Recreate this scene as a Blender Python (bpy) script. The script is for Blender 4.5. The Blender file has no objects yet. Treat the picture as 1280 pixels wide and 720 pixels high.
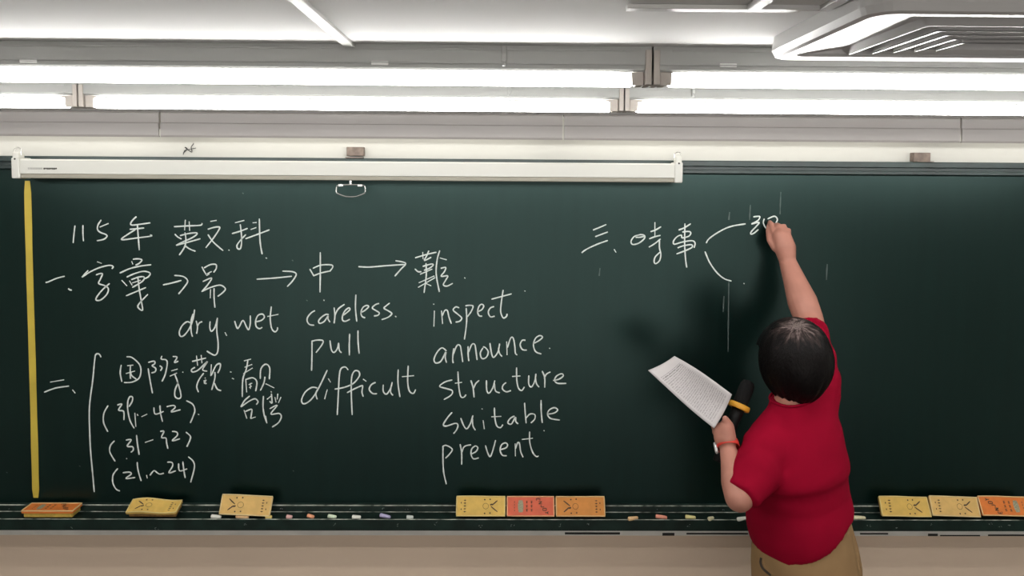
import bpy, bmesh, math, random
from mathutils import Vector, Matrix, noise

random.seed(7)
scene = bpy.context.scene
COL = scene.collection

# ------------------------------------------------------------------ camera
FPX = 912.0
CAM = Vector((0.0, -2.40, 1.95))
PITCH, YAW, ROLL = math.radians(3.5), math.radians(0.66), math.radians(0.38)
CY = 226.0 + FPX * math.tan(PITCH)
fwd = Vector((math.sin(YAW) * math.cos(PITCH), math.cos(YAW) * math.cos(PITCH), -math.sin(PITCH)))
rgt0 = Vector((math.cos(YAW), -math.sin(YAW), 0.0))
up0 = rgt0.cross(fwd)
rgt = rgt0 * math.cos(ROLL) + up0 * math.sin(ROLL)
upv = rgt.cross(fwd)
cam_data = bpy.data.cameras.new('camera')
cam_data.sensor_width = 36.0
cam_data.lens = 36.0 * FPX / 1280.0
cam_data.shift_y = -(360.0 - CY) / 1280.0
cam_data.clip_start = 0.02
cam = bpy.data.objects.new('camera', cam_data)
COL.objects.link(cam)
M = Matrix((rgt, upv, -fwd)).transposed().to_4x4()
M.translation = CAM
cam.matrix_world = M
scene.camera = cam


def ray(px, py):
    return (fwd * FPX + rgt * (px - 640.0) + upv * (CY - py)).normalized()


def P(px, py, y):                     # the point seen at that pixel on the plane at that distance from the board
    d = ray(px, py)
    return CAM + d * ((y - CAM.y) / d.y)


def PZ(px, py, z):
    d = ray(px, py)
    return CAM + d * ((z - CAM.z) / d.z)


# ------------------------------------------------------------------ world, exposure
scene.view_settings.view_transform = 'Standard'
scene.view_settings.look = 'None'
scene.view_settings.exposure = 0.0
scene.view_settings.gamma = 1.0
scene.view_settings.use_curve_mapping = False
world = bpy.data.worlds.new('world')
scene.world = world
world.use_nodes = True
bg = world.node_tree.nodes['Background']
bg.inputs[0].default_value = (1.0, 0.95, 0.9, 1)
bg.inputs[1].default_value = 1.6
TUBE_POWER = 31.0
BOARD_LAMP_POWER = 6.0

# ------------------------------------------------------------------ material helpers
def new_mat(name):
    m = bpy.data.materials.new(name)
    m.use_nodes = True
    return m, m.node_tree, m.node_tree.nodes['Principled BSDF']


def mat(name, col, rough=0.6, metal=0.0, spec=0.5, vary=0.0, scale=30.0, bump=0.0, bscale=None, col2=None):
    m, nt, b = new_mat(name)
    b.inputs['Base Color'].default_value = (*col, 1)
    b.inputs['Roughness'].default_value = rough
    b.inputs['Metallic'].default_value = metal
    b.inputs['Specular IOR Level'].default_value = spec
    tc = nt.nodes.new('ShaderNodeTexCoord')
    if vary > 0 or col2:
        n = nt.nodes.new('ShaderNodeTexNoise')
        n.inputs['Scale'].default_value = scale
        n.inputs['Detail'].default_value = 5
        nt.links.new(tc.outputs['Object'], n.inputs['Vector'])
        r = nt.nodes.new('ShaderNodeValToRGB')
        c2 = col2 or tuple(max(0, c * (1 - vary)) for c in col)
        r.color_ramp.elements[0].position = 0.35
        r.color_ramp.elements[1].position = 0.65
        r.color_ramp.elements[0].color = (*c2, 1)
        r.color_ramp.elements[1].color = (*col, 1)
        nt.links.new(n.outputs['Fac'], r.inputs['Fac'])
        nt.links.new(r.outputs['Color'], b.inputs['Base Color'])
    if bump > 0:
        n2 = nt.nodes.new('ShaderNodeTexNoise')
        n2.inputs['Scale'].default_value = bscale or scale
        n2.inputs['Detail'].default_value = 6
        nt.links.new(tc.outputs['Object'], n2.inputs['Vector'])
        bp = nt.nodes.new('ShaderNodeBump')
        bp.inputs['Strength'].default_value = bump
        bp.inputs['Distance'].default_value = 0.004
        nt.links.new(n2.outputs['Fac'], bp.inputs['Height'])
        nt.links.new(bp.outputs['Normal'], b.inputs['Normal'])
    return m


def emit_mat(name, col, power):
    m, nt, b = new_mat(name)
    b.inputs['Base Color'].default_value = (0.8, 0.8, 0.8, 1)
    b.inputs['Emission Color'].default_value = (*col, 1)
    b.inputs['Emission Strength'].default_value = power
    return m


WALL_UP = mat('wall_paint_white', (0.56, 0.555, 0.515), 0.7, vary=0.05, scale=3)
WALL_LOW = mat('wall_paint_beige', (0.72, 0.57, 0.44), 0.65, vary=0.06, scale=2.5)
CEIL = mat('ceiling_tile', (0.82, 0.82, 0.81), 0.8, vary=0.03, scale=4)
FLOOR = mat('floor_terrazzo', (0.07, 0.06, 0.05), 0.4, vary=0.3, scale=60)
WHITE_METAL = mat('white_enamel', (0.62, 0.62, 0.60), 0.35)
GREY_METAL = mat('grey_enamel', (0.35, 0.355, 0.34), 0.4)
HOLDER = mat('holder_plastic', (0.44, 0.40, 0.36), 0.45)
SHADE = mat('lamp_shade_enamel', (0.34, 0.318, 0.305), 0.4, vary=0.04, scale=3)
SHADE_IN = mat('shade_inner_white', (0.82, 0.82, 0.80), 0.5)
VENT_WHITE = mat('vent_plastic', (0.52, 0.515, 0.51), 0.3)
VENT_DARK = mat('vent_cavity', (0.24, 0.23, 0.225), 0.6)
SCREEN_WHITE = mat('screen_case', (0.62, 0.62, 0.575), 0.4)
SCREEN_CREAM = mat('screen_lip', (0.33, 0.31, 0.25), 0.45)
DARK_INK = mat('dark_ink', (0.03, 0.025, 0.02), 0.7)
GREY_INK = mat('grey_ink', (0.40, 0.40, 0.38), 0.7)
CHROME = mat('steel_wire', (0.75, 0.75, 0.73), 0.25, metal=0.8)
WIRE = mat('black_wire', (0.03, 0.03, 0.03), 0.5)
RAIL = mat('board_rail_green', (0.020, 0.040, 0.038), 0.38, vary=0.4, scale=14)
TRAY = mat('tray_green', (0.008, 0.022, 0.017), 0.5, spec=0.25, vary=0.5, scale=22)
DUST = mat('dusty_edge', (0.52, 0.54, 0.46), 0.9, scale=26, col2=(0.03, 0.045, 0.035))
CHALK_LINE = mat('chalk_line', (0.74, 0.80, 0.77), 0.95, spec=0.1, vary=0.18, scale=300)
FAINT = mat('faint_chalk', (0.10, 0.13, 0.125), 0.95, spec=0.1)
TAPE = mat('yellow_tape', (0.62, 0.47, 0.06), 0.5, vary=0.18, scale=9)
BRACKET = mat('brown_bracket', (0.23, 0.18, 0.15), 0.7, vary=0.4, scale=60)
STRIP = mat('pale_caulk', (0.78, 0.77, 0.72), 0.6, vary=0.12, scale=12)
GAP = mat('caulk_gap', (0.02, 0.022, 0.02), 0.8)
SKIN = mat('skin', (0.46, 0.205, 0.150), 0.5, vary=0.10, scale=25, spec=0.4)
SHIRT = mat('crimson_jersey', (0.27, 0.0025, 0.020), 0.85, spec=0.06, vary=0.10, scale=6, bump=0.25, bscale=900)
TROUSER = mat('khaki_twill', (0.33, 0.205, 0.098), 0.85, spec=0.15, vary=0.12, scale=10, bump=0.2, bscale=700)
POCKET_IN = mat('pocket_lining', (0.05, 0.035, 0.025), 0.9)
SHOE = mat('black_shoe', (0.02, 0.02, 0.02), 0.5)
SOLE = mat('rubber_sole', (0.10, 0.09, 0.08), 0.8)
MIC_BLACK = mat('microphone_black', (0.006, 0.006, 0.006), 0.5, spec=0.15)
MIC_FOAM = mat('microphone_foam', (0.010, 0.010, 0.010), 0.9, spec=0.15, bump=0.6, bscale=500)
MIC_YELLOW = mat('yellow_ring', (0.75, 0.36, 0.03), 0.5)
WATCH_RED = mat('red_band', (0.60, 0.045, 0.03), 0.5)
WATCH_CASE = mat('watch_case', (0.75, 0.76, 0.76), 0.25, metal=0.6)
EYE_WHITE = mat('eye_white', (0.75, 0.73, 0.70), 0.2)
EYE_DARK = mat('iris_dark', (0.02, 0.012, 0.008), 0.2)
LIP = mat('lip', (0.42, 0.14, 0.12), 0.5)


def board_material():
    m, nt, b = new_mat('blackboard_green')
    b.inputs['Roughness'].default_value = 0.30
    b.inputs['Specular IOR Level'].default_value = 0.5
    b.inputs['Specular Tint'].default_value = (0.64, 1.0, 0.95, 1)
    tc = nt.nodes.new('ShaderNodeTexCoord')
    mp = nt.nodes.new('ShaderNodeMapping')
    mp.inputs['Scale'].default_value = (16, 1, 1.1)        # wiped streaks run down the board
    n = nt.nodes.new('ShaderNodeTexNoise'); n.inputs['Scale'].default_value = 2.0; n.inputs['Detail'].default_value = 7
    r = nt.nodes.new('ShaderNodeValToRGB')
    r.color_ramp.elements[0].position = 0.35; r.color_ramp.elements[0].color = (0.0003, 0.0052, 0.0040, 1)
    r.color_ramp.elements[1].position = 0.75; r.color_ramp.elements[1].color = (0.0011, 0.0082, 0.0066, 1)
    nt.links.new(tc.outputs['Object'], mp.inputs['Vector'])
    nt.links.new(mp.outputs['Vector'], n.inputs['Vector'])
    nt.links.new(n.outputs['Fac'], r.inputs['Fac'])
    nt.links.new(r.outputs['Color'], b.inputs['Base Color'])
    return m


BOARD = board_material()


def hair_material(crown):
    m, nt, b = new_mat('black_hair')
    b.inputs['Roughness'].default_value = 0.45
    b.inputs['Specular IOR Level'].default_value = 0.12
    tc = nt.nodes.new('ShaderNodeTexCoord')
    dist = nt.nodes.new('ShaderNodeVectorMath'); dist.operation = 'DISTANCE'
    dist.inputs[1].default_value = crown
    nt.links.new(tc.outputs['Object'], dist.inputs[0])
    rel = nt.nodes.new('ShaderNodeVectorMath'); rel.operation = 'SUBTRACT'
    rel.inputs[1].default_value = crown
    nt.links.new(tc.outputs['Object'], rel.inputs[0])
    nrm = nt.nodes.new('ShaderNodeVectorMath'); nrm.operation = 'NORMALIZE'
    nt.links.new(rel.outputs[0], nrm.inputs[0])
    n = nt.nodes.new('ShaderNodeTexNoise'); n.inputs['Scale'].default_value = 5.0; n.inputs['Detail'].default_value = 8
    nt.links.new(nrm.outputs[0], n.inputs['Vector'])
    # thin grey roots: distance plus streak noise
    mad = nt.nodes.new('ShaderNodeMath'); mad.operation = 'MULTIPLY_ADD'
    mad.inputs[1].default_value = -0.16; mad.inputs[2].default_value = 0.08
    nt.links.new(n.outputs['Fac'], mad.inputs[0])
    add = nt.nodes.new('ShaderNodeMath'); add.operation = 'ADD'
    nt.links.new(dist.outputs['Value'], add.inputs[0]); nt.links.new(mad.outputs[0], add.inputs[1])
    r = nt.nodes.new('ShaderNodeValToRGB')
    e = r.color_ramp.elements
    e[0].position = 0.0; e[0].color = (0.19, 0.15, 0.14, 1)
    e[1].position = 0.066; e[1].color = (0.004, 0.003, 0.003, 1)
    x = e.new(0.018); x.color = (0.11, 0.08, 0.075, 1)
    x = e.new(0.036); x.color = (0.030, 0.020, 0.018, 1)
    nt.links.new(add.outputs[0], r.inputs['Fac'])
    nt.links.new(r.outputs['Color'], b.inputs['Base Color'])
    n3 = nt.nodes.new('ShaderNodeTexNoise'); n3.inputs['Scale'].default_value = 22.0; n3.inputs['Detail'].default_value = 4
    nt.links.new(nrm.outputs[0], n3.inputs['Vector'])
    bp = nt.nodes.new('ShaderNodeBump'); bp.inputs['Strength'].default_value = 0.5; bp.inputs['Distance'].default_value = 0.004
    nt.links.new(n3.outputs['Fac'], bp.inputs['Height'])
    nt.links.new(bp.outputs['Normal'], b.inputs['Normal'])
    return m


def paper_material():
    m, nt, b = new_mat('printed_paper')
    b.inputs['Roughness'].default_value = 0.8
    b.inputs['Specular IOR Level'].default_value = 0.2
    tc = nt.nodes.new('ShaderNodeTexCoord')
    sep = nt.nodes.new('ShaderNodeSeparateXYZ')
    nt.links.new(tc.outputs['UV'], sep.inputs[0])

    def math_node(op, a, bb=None):
        k = nt.nodes.new('ShaderNodeMath'); k.operation = op
        for i, v in enumerate((a, bb)):
            if v is None: continue
            if isinstance(v, (int, float)): k.inputs[i].default_value = v
            else: nt.links.new(v, k.inputs[i])
        return k.outputs[0]
    u, v = sep.outputs[0], sep.outputs[1]
    row = math_node('FRACT', math_node('MULTIPLY', v, 34.0))
    inrow = math_node('LESS_THAN', row, 0.55)
    mp = nt.nodes.new('ShaderNodeMapping'); mp.inputs['Scale'].default_value = (70, 34, 1)
    nt.links.new(tc.outputs['UV'], mp.inputs['Vector'])
    n = nt.nodes.new('ShaderNodeTexNoise'); n.inputs['Scale'].default_value = 1.0; n.inputs['Detail'].default_value = 2
    nt.links.new(mp.outputs['Vector'], n.inputs['Vector'])
    glyph = math_node('GREATER_THAN', n.outputs['Fac'], 0.46)
    ink = math_node('MULTIPLY', inrow, glyph)
    for cond in (math_node('GREATER_THAN', u, 0.10), math_node('LESS_THAN', u, 0.88),
                 math_node('GREATER_THAN', v, 0.06), math_node('LESS_THAN', v, 0.86)):
        ink = math_node('MULTIPLY', ink, cond)
    head = math_node('MULTIPLY', math_node('GREATER_THAN', v, 0.80), 0.35)
    amt = math_node('MULTIPLY', ink, math_node('ADD', head, 0.45))
    mx = nt.nodes.new('ShaderNodeMix'); mx.data_type = 'RGBA'
    mx.inputs[6].default_value = (0.53, 0.50, 0.50, 1)
    mx.inputs[7].default_value = (0.12, 0.11, 0.11, 1)
    nt.links.new(amt, mx.inputs[0])
    nt.links.new(mx.outputs[2], b.inputs['Base Color'])
    return m


# ------------------------------------------------------------------ mesh helpers
def link_mesh(name, bm, m, parent=None, smooth=False, loc=None):
    bm.normal_update()
    me = bpy.data.meshes.new(name)
    bm.to_mesh(me); bm.free()
    ms = m if isinstance(m, (list, tuple)) else [m]
    for q in ms: me.materials.append(q)
    if smooth:
        for p in me.polygons: p.use_smooth = True
    o = bpy.data.objects.new(name, me)
    COL.objects.link(o)
    if parent is not None: o.parent = parent
    if loc is not None: o.location = loc
    return o


def empty(name, loc=(0, 0, 0)):
    o = bpy.data.objects.new(name, None)
    o.empty_display_size = 0.05
    COL.objects.link(o); o.location = loc
    return o


def tag(o, label=None, cat=None, group=None, kind=None):
    if label: o['label'] = label
    if cat: o['category'] = cat
    if group: o['group'] = group
    if kind: o['kind'] = kind
    return o


def box(bm, x0, x1, y0, y1, z0, z1, bevel=0.0, seg=2, mi=0):
    vs = [bm.verts.new((x, y, z)) for x in (x0, x1) for y in (y0, y1) for z in (z0, z1)]
    idx = [(0, 1, 3, 2), (4, 6, 7, 5), (0, 4, 5, 1), (2, 3, 7, 6), (0, 2, 6, 4), (1, 5, 7, 3)]
    fs = [bm.faces.new([vs[i] for i in f]) for f in idx]
    for f in fs: f.material_index = mi
    if bevel > 0:
        es = list({e for f in fs for e in f.edges})
        r = bmesh.ops.bevel(bm, geom=es, offset=bevel, segments=seg, affect='EDGES', profile=0.5)
        for f in r['faces']: f.material_index = mi


def extrude_profile(bm, prof, x0, x1, mi=0, closed=True):
    """prof: list of (y, z), swept along X."""
    a = [bm.verts.new((x0, y, z)) for y, z in prof]
    b = [bm.verts.new((x1, y, z)) for y, z in prof]
    n = len(prof)
    for i in range(n if closed else n - 1):
        j = (i + 1) % n
        f = bm.faces.new((a[i], a[j], b[j], b[i])); f.material_index = mi
    if closed:
        f = bm.faces.new(a[::-1]); f.material_index = mi
        f = bm.faces.new(b); f.material_index = mi


def frame_of(d):
    d = d.normalized()
    h = Vector((0, 0, 1)) if abs(d.z) < 0.9 else Vector((1, 0, 0))
    a = h.cross(d).normalized()
    return a, d.cross(a)


def loft(bm, rings, cap=True):
    """rings: list of lists of points with the same count"""
    vr = [[bm.verts.new(p) for p in r] for r in rings]
    n = len(vr[0])
    for a, b in zip(vr, vr[1:]):
        for i in range(n):
            j = (i + 1) % n
            bm.faces.new((a[i], a[j], b[j], b[i]))
    if cap:
        bm.faces.new(vr[0][::-1]); bm.faces.new(vr[-1])


def cone(bm, p, q, r0, r1, seg=18):
    a, b = frame_of(q - p)
    rings = []
    for c, r in ((p, r0), (q, r1)):
        rings.append([c + a * (r * math.cos(2 * math.pi * i / seg)) + b * (r * math.sin(2 * math.pi * i / seg)) for i in range(seg)])
    loft(bm, rings)


def ball(bm, c, r, seg=18, mat4=None):
    rr = Vector((r, r, r)) if isinstance(r, (int, float)) else Vector(r)
    m = Matrix.Translation(c) @ (mat4 or Matrix.Identity(4)) @ Matrix.Diagonal((rr.x, rr.y, rr.z, 1))
    bmesh.ops.create_uvsphere(bm, u_segments=seg, v_segments=max(8, seg // 2 + 2), radius=1.0, matrix=m)


def chain(bm, pts, rad, ends=(True, True), seg=18):
    for i in range(len(pts) - 1):
        cone(bm, pts[i], pts[i + 1], rad[i], rad[i + 1], seg)
    for i, (p, r) in enumerate(zip(pts, rad)):
        if (i == 0 and not ends[0]) or (i == len(pts) - 1 and not ends[1]): continue
        ball(bm, p, r, seg)


def tube_curve(bm, pts, r, seg=8):
    pts = [Vector(p) for p in pts]
    rings = []
    for i, p in enumerate(pts):
        d = (pts[min(i + 1, len(pts) - 1)] - pts[max(i - 1, 0)])
        a, b = frame_of(d)
        rings.append([p + a * (r * math.cos(2 * math.pi * k / seg)) + b * (r * math.sin(2 * math.pi * k / seg)) for k in range(seg)])
    loft(bm, rings)


def smooth_line(pts, sub=6):
    """Catmull-Rom through 2-D or 3-D points"""
    pts = [Vector((*p, 0)) if len(p) == 2 else Vector(p) for p in pts]
    if len(pts) < 3:
        return pts
    out = []
    for i in range(len(pts) - 1):
        p0, p1, p2, p3 = pts[max(i - 1, 0)], pts[i], pts[i + 1], pts[min(i + 2, len(pts) - 1)]
        for k in range(sub):
            t = k / sub
            out.append(0.5 * ((2 * p1) + (p2 - p0) * t + (2 * p0 - 5 * p1 + 4 * p2 - p3) * t * t + (3 * p1 - p0 - 3 * p2 + p3) * t ** 3))
    out.append(pts[-1])
    return out


def ribbon(bm, pts, w, n, lift=0.0006, wob=0.15):
    """a flat chalk or ink stroke of width w through 3-D pts lying in the plane with normal n"""
    L, R = [], []
    N = len(pts)
    for i, p in enumerate(pts):
        d = (pts[min(i + 1, N - 1)] - pts[max(i - 1, 0)])
        if d.length < 1e-9: d = Vector((1, 0, 0))
        s = n.cross(d.normalized())
        ww = 0.5 * w * (1 + wob * (noise.noise(p * 60) * 1.6))
        if i in (0, N - 1): ww *= 0.7
        L.append(bm.verts.new(p + s * ww + n * lift)); R.append(bm.verts.new(p - s * ww + n * lift))
    for i in range(N - 1):
        bm.faces.new((L[i], R[i], R[i + 1], L[i + 1]))


def remeshed(bm, voxel, smooth_it=6, fac=0.5):
    """one continuous surface round all the pieces in bm"""
    me = bpy.data.meshes.new('tmp')
    bm.to_mesh(me); bm.free()
    o = bpy.data.objects.new('tmp', me); COL.objects.link(o)
    r = o.modifiers.new('r', 'REMESH'); r.mode = 'VOXEL'; r.voxel_size = voxel; r.use_smooth_shade = True
    if smooth_it:
        s = o.modifiers.new('s', 'SMOOTH'); s.iterations = smooth_it; s.factor = fac
    dg = bpy.context.evaluated_depsgraph_get(); dg.update()
    out = bpy.data.meshes.new_from_object(o.evaluated_get(dg))
    bpy.data.objects.remove(o); bpy.data.meshes.remove(me)
    for p in out.polygons: p.use_smooth = True
    return out


def link_data(name, me, m, parent=None):
    me.name = name
    me.materials.clear(); me.materials.append(m)
    o = bpy.data.objects.new(name, me); COL.objects.link(o)
    if parent is not None: o.parent = parent
    return o


# ------------------------------------------------------------------ the setting
ZC = CAM.z + 0.205                     # ceiling height
XW = 2.9
WY = 0.02                              # face of the front wall, board stands 2 cm proud
z_split = P(640, 680, WY).z + 0.04


def slab(name, x0, x1, y0, y1, z0, z1, m):
    bm = bmesh.new(); box(bm, x0, x1, y0, y1, z0, z1)
    return tag(link_mesh(name, bm, m), kind='structure')


bm = bmesh.new()
box(bm, -XW, XW, WY, WY + 0.12, 0.0, z_split, mi=0)
box(bm, -XW, XW, WY, WY + 0.12, z_split, ZC + 0.05, mi=1)
tag(link_mesh('wall_front', bm, [WALL_LOW, WALL_UP]), kind='structure')
slab('wall_left', -XW - 0.1, -XW, -5.2, WY + 0.12, 0, ZC + 0.05, WALL_UP)
slab('wall_right', XW, XW + 0.1, -5.2, WY + 0.12, 0, ZC + 0.05, WALL_UP)
slab('floor', -XW - 0.1, XW + 0.1, -5.2, WY + 0.12, -0.1, 0.0, FLOOR)
slab('ceiling', -XW - 0.1, XW + 0.1, -5.2, WY + 0.12, ZC, ZC + 0.1, CEIL)
bm = bmesh.new(); box(bm, -XW, XW, WY - 0.012, WY - 0.0005, 0.0005, 0.10, 0.003)
tag(link_mesh('baseboard_front', bm, mat('baseboard_brown', (0.12, 0.09, 0.07), 0.5)), kind='structure')
# ceiling grid bars
xb = PZ(440, 57, ZC).x
bm = bmesh.new(); box(bm, xb - 0.008, xb + 0.008, -4.8, -1.28, ZC - 0.006, ZC - 0.0005, 0.001)
tag(link_mesh('trim_1', bm, WHITE_METAL), kind='structure')
yb = PZ(920, 7, ZC).y
x1b = PZ(783, 6, ZC).x
bm = bmesh.new(); box(bm, x1b, 0.345, yb - 0.008, yb + 0.008, ZC - 0.006, ZC - 0.0005, 0.001)
tag(link_mesh('trim_2', bm, WHITE_METAL), kind='structure')

# ------------------------------------------------------------------ the blackboard
BX0, BX1 = -2.25, 2.25
NB = Vector((0, -1, 0))
board = empty('blackboard', (0, 0, 1.3))
tag(board, 'long dark green wall blackboard covered in white chalk handwriting, with a chalk tray', 'blackboard')
OFF = Vector((0, 0, -1.3))


def bpart(name, bm, m, label=None, smooth=False):
    bmesh.ops.translate(bm, vec=OFF, verts=bm.verts)
    o = link_mesh(name, bm, m, board, smooth)
    if label: o['label'] = label
    return o


z_top = P(640, 199, -0.03).z
z_rail = P(640, 216.5, -0.012).z
z_low = P(640, 632, -0.012).z           # top of the lower rail
TY = -0.078                             # front edge of the tray
z_ledge = P(640, 651, TY).z
z_lip = P(640, 664, TY).z
bm = bmesh.new(); box(bm, BX0, BX1, 0.0, WY - 0.001, z_lip + 0.01, z_top - 0.002)
bpart('writing_surface', bm, BOARD)
bm = bmesh.new()
zr = (z_top - z_rail)
extrude_profile(bm, [(WY - 0.001, z_top), (-0.022, z_top), (-0.024, z_top - 0.003), (-0.024, z_top - zr * 0.38), (-0.016, z_top - zr * 0.45),
                     (-0.016, z_top - zr * 0.66), (-0.020, z_top - zr * 0.70), (-0.020, z_top - zr * 0.9), (-0.006, z_rail), (-0.0005, z_rail), (-0.0005, z_top - 0.004)], BX0, BX1)
bpart('top_rail', bm, RAIL)
bm = bmesh.new()
extrude_profile(bm, [(-0.0005, z_low + 0.004), (-0.012, z_low), (-0.014, z_low - 0.004), (-0.016, z_ledge + 0.004), (-0.016, z_ledge - 0.004), (-0.0005, z_ledge - 0.004)], BX0, BX1)
bpart('lower_rail', bm, TRAY)
bm = bmesh.new()
extrude_profile(bm, [(-0.0165, z_ledge), (-0.0165, z_ledge - 0.006), (TY + 0.006, z_ledge - 0.006), (TY + 0.006, z_lip + 0.002), (TY + 0.003, z_lip), (TY, z_lip + 0.002),
                     (TY, z_ledge + 0.002), (TY + 0.003, z_ledge + 0.004), (TY + 0.005, z_ledge)], BX0, BX1)
bpart('chalk_tray', bm, TRAY)
bm = bmesh.new()
tube_curve(bm, [(BX0, -0.0135, z_low + 0.0005), (BX1, -0.0135, z_low + 0.0005)], 0.0021, 6)
tube_curve(bm, [(BX0, -0.0175, z_ledge + 0.0008), (BX1, -0.0175, z_ledge + 0.0008)], 0.0016, 6)
tube_curve(bm, [(BX0, TY + 0.002, z_ledge + 0.003), (BX1, TY + 0.002, z_ledge + 0.003)], 0.0016, 6)
bpart('chalk_dust', bm, DUST, 'pale chalk dust caught along the tray edges')
# flecks of dust and chips on rail and tray
bm = bmesh.new()
for (px, py) in [(90, 658), (195, 660), (262, 637), (305, 655), (352, 637), (375, 637), (418, 656), (439, 638), (460, 638), (478, 635), (508, 637),
                 (495, 657), (545, 655), (600, 658), (640, 657), (700, 657), (735, 655), (820, 637), (903, 638), (860, 657), (1085, 657), (1120, 659), (1165, 656), (1238, 655), (1250, 657), (1262, 656), (10, 638)]:
    yy = TY - 0.0003 if py > 651 else -0.0150
    c = P(px, py, yy)
    for k in range(3):
        q = c + Vector((random.uniform(-.006, .006), 0, random.uniform(-.004, .004)))
        ribbon(bm, [q, q + Vector((random.uniform(.001, .005), 0, random.uniform(-.004, .004)))], random.uniform(.0012, .0028), NB, 0.0004)
bpart('dust_flecks', bm, mat('dust_fleck', (0.22, 0.25, 0.24), 0.9), 'flecks of chalk dust on the tray front')['kind'] = 'stuff'
# yellow tape
bm = bmesh.new()
tp = [P(34.5, 226, 0), P(37, 330, 0), P(40, 430, 0), P(43, 540, 0), P(45, 622, 0)]
tp = smooth_line(tp, 5)
ribbon(bm, tp, 0.0225, NB, 0.0012, 0.06)
r = bmesh.ops.extrude_face_region(bm, geom=list(bm.faces))
bmesh.ops.translate(bm, vec=(0, 0.001, 0), verts=[v for v in r['geom'] if isinstance(v, bmesh.types.BMVert)])
bpart('tape_strip', bm, TAPE, 'yellow tape strip running down the left of the board')
# brackets on the top edge
for (px, py) in ((444, 189.5), (1152.5, 196.5)):
    c = P(px, py, -0.004)
    bm = bmesh.new(); box(bm, c.x - 0.028, c.x + 0.028, -0.006, WY - 0.001, c.z - 0.014, c.z + 0.015, 0.002)
    box(bm, c.x - 0.028, c.x + 0.028, -0.026, -0.0005, z_top + 0.0005, z_top + 0.003)
    bpart('mounting_bracket', bm, BRACKET, 'brown mounting bracket on the board top')

# --- handwriting: (label, x0, y0, zoom, strokes)
W = []
A = (80, 260, 9.846)
W.append(('chalk number 115', A, [
    [(137, 215), (125, 320), (115, 430)], [(235, 210), (235, 310), (242, 410)],
    [(460, 145), (420, 210), (415, 265), (450, 300), (515, 325), (530, 350), (490, 385), (405, 403)], [(440, 235), (550, 190)]]))
W.append(('chalk character for year', A, [
    [(893, 105), (850, 145), (822, 190), (840, 210), (940, 200), (1065, 182)], [(810, 262), (900, 255), (988, 245)],
    [(880, 265), (800, 315), (715, 375), (735, 390), (900, 368), (1075, 345), (1060, 330)], [(905, 205), (913, 330), (928, 520)]]))
B = (210, 260, 9.846)
W.append(('chalk characters for English subject', B, [
    [(75, 230), (240, 220), (400, 212), (420, 185)], [(215, 145), (205, 275)], [(262, 165), (268, 280)],
    [(85, 320), (120, 355), (170, 382)], [(148, 340), (250, 315), (350, 305), (350, 330), (290, 370), (200, 410), (100, 460)],
    [(100, 460), (250, 420), (400, 378)], [(210, 300), (222, 390), (205, 480), (140, 580)], [(205, 460), (270, 505), (340, 532)],
    [(522, 165), (600, 152)], [(490, 262), (570, 238), (635, 235), (620, 280), (560, 370), (465, 490)], [(492, 325), (560, 420), (680, 525)],
    [(825, 182), (940, 152)], [(788, 315), (890, 285), (982, 250)], [(890, 200), (905, 330), (905, 440), (890, 500), (860, 500), (850, 460), (890, 400), (960, 325)],
    [(1042, 182), (1092, 178)], [(1018, 265), (1088, 240)], [(955, 378), (1100, 325), (1250, 268)], [(1125, 130), (1130, 350), (1140, 460), (1160, 570)],
    [(745, 515), (752, 520)], [(1205, 610), (1215, 622)]]))
C = (50, 315, 8.533)
W.append(('chalk numeral one', C, [[(60, 325), (90, 318), (180, 280), (265, 258)], [(303, 388), (318, 402), (342, 407)]]))
W.append(('chalk characters for vocabulary', C, [
    [(610, 103), (660, 122)], [(515, 195), (480, 235), (448, 270)], [(448, 270), (530, 215), (640, 165), (740, 142), (782, 155), (768, 180)],
    [(598, 245), (640, 230), (668, 235), (645, 290), (628, 335), (690, 358), (730, 390), (715, 450), (650, 510), (600, 512), (610, 475), (670, 400), (745, 335)],
    [(978, 97), (992, 132)], [(992, 77), (1050, 72), (1088, 85), (1060, 120), (1020, 140)], [(852, 225), (950, 180), (1060, 152), (1188, 135)],
    [(925, 268), (1010, 230), (1110, 205), (1175, 225), (1160, 260), (1120, 285)], [(872, 300), (930, 362)],
    [(955, 305), (985, 355)], [(975, 295), (1050, 268), (1110, 265), (1105, 300), (1060, 335), (985, 378)], [(985, 330), (1075, 300)],
    [(918, 468), (1020, 425), (1132, 378)], [(1045, 270), (1060, 400), (1085, 540), (1095, 620), (1060, 605), (1045, 575), (1080, 525), (1152, 450)]]))
D = (195, 320, 6.737)
W.append(('short chalk arrow before the second word', D, [[(60, 243), (130, 228), (215, 205)], [(155, 163), (230, 172), (268, 210), (240, 260), (190, 320)]]))
W.append(('chalk character for easy', D, [
    [(387, 90), (405, 125), (425, 158)], [(405, 100), (460, 72), (505, 72), (508, 105), (485, 138)], [(430, 150), (470, 130)],
    [(425, 165), (450, 150)], [(395, 215), (470, 185), (430, 250), (385, 300)], [(385, 300), (460, 265), (540, 245), (585, 275), (560, 310), (520, 340)],
    [(460, 280), (458, 355)], [(490, 270), (490, 350), (497, 435)]]))
W.append(('chalk arrow before the third word', D, [[(848, 195), (1000, 185), (1145, 170)], [(1065, 127), (1150, 132), (1182, 155), (1150, 210), (1105, 258)]]))
E = (375, 310, 6.095)
W.append(('chalk character for middle', E, [
    [(155, 32), (155, 190), (153, 338)], [(75, 160), (90, 185), (108, 215)], [(98, 155), (160, 130), (235, 128), (250, 145), (225, 180)], [(108, 210), (160, 190), (228, 175)]]))
W.append(('long chalk arrow', E, [[(445, 142), (530, 145), (650, 135), (800, 125)], [(728, 97), (785, 107), (805, 122), (770, 160), (722, 215)]]))
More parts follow.
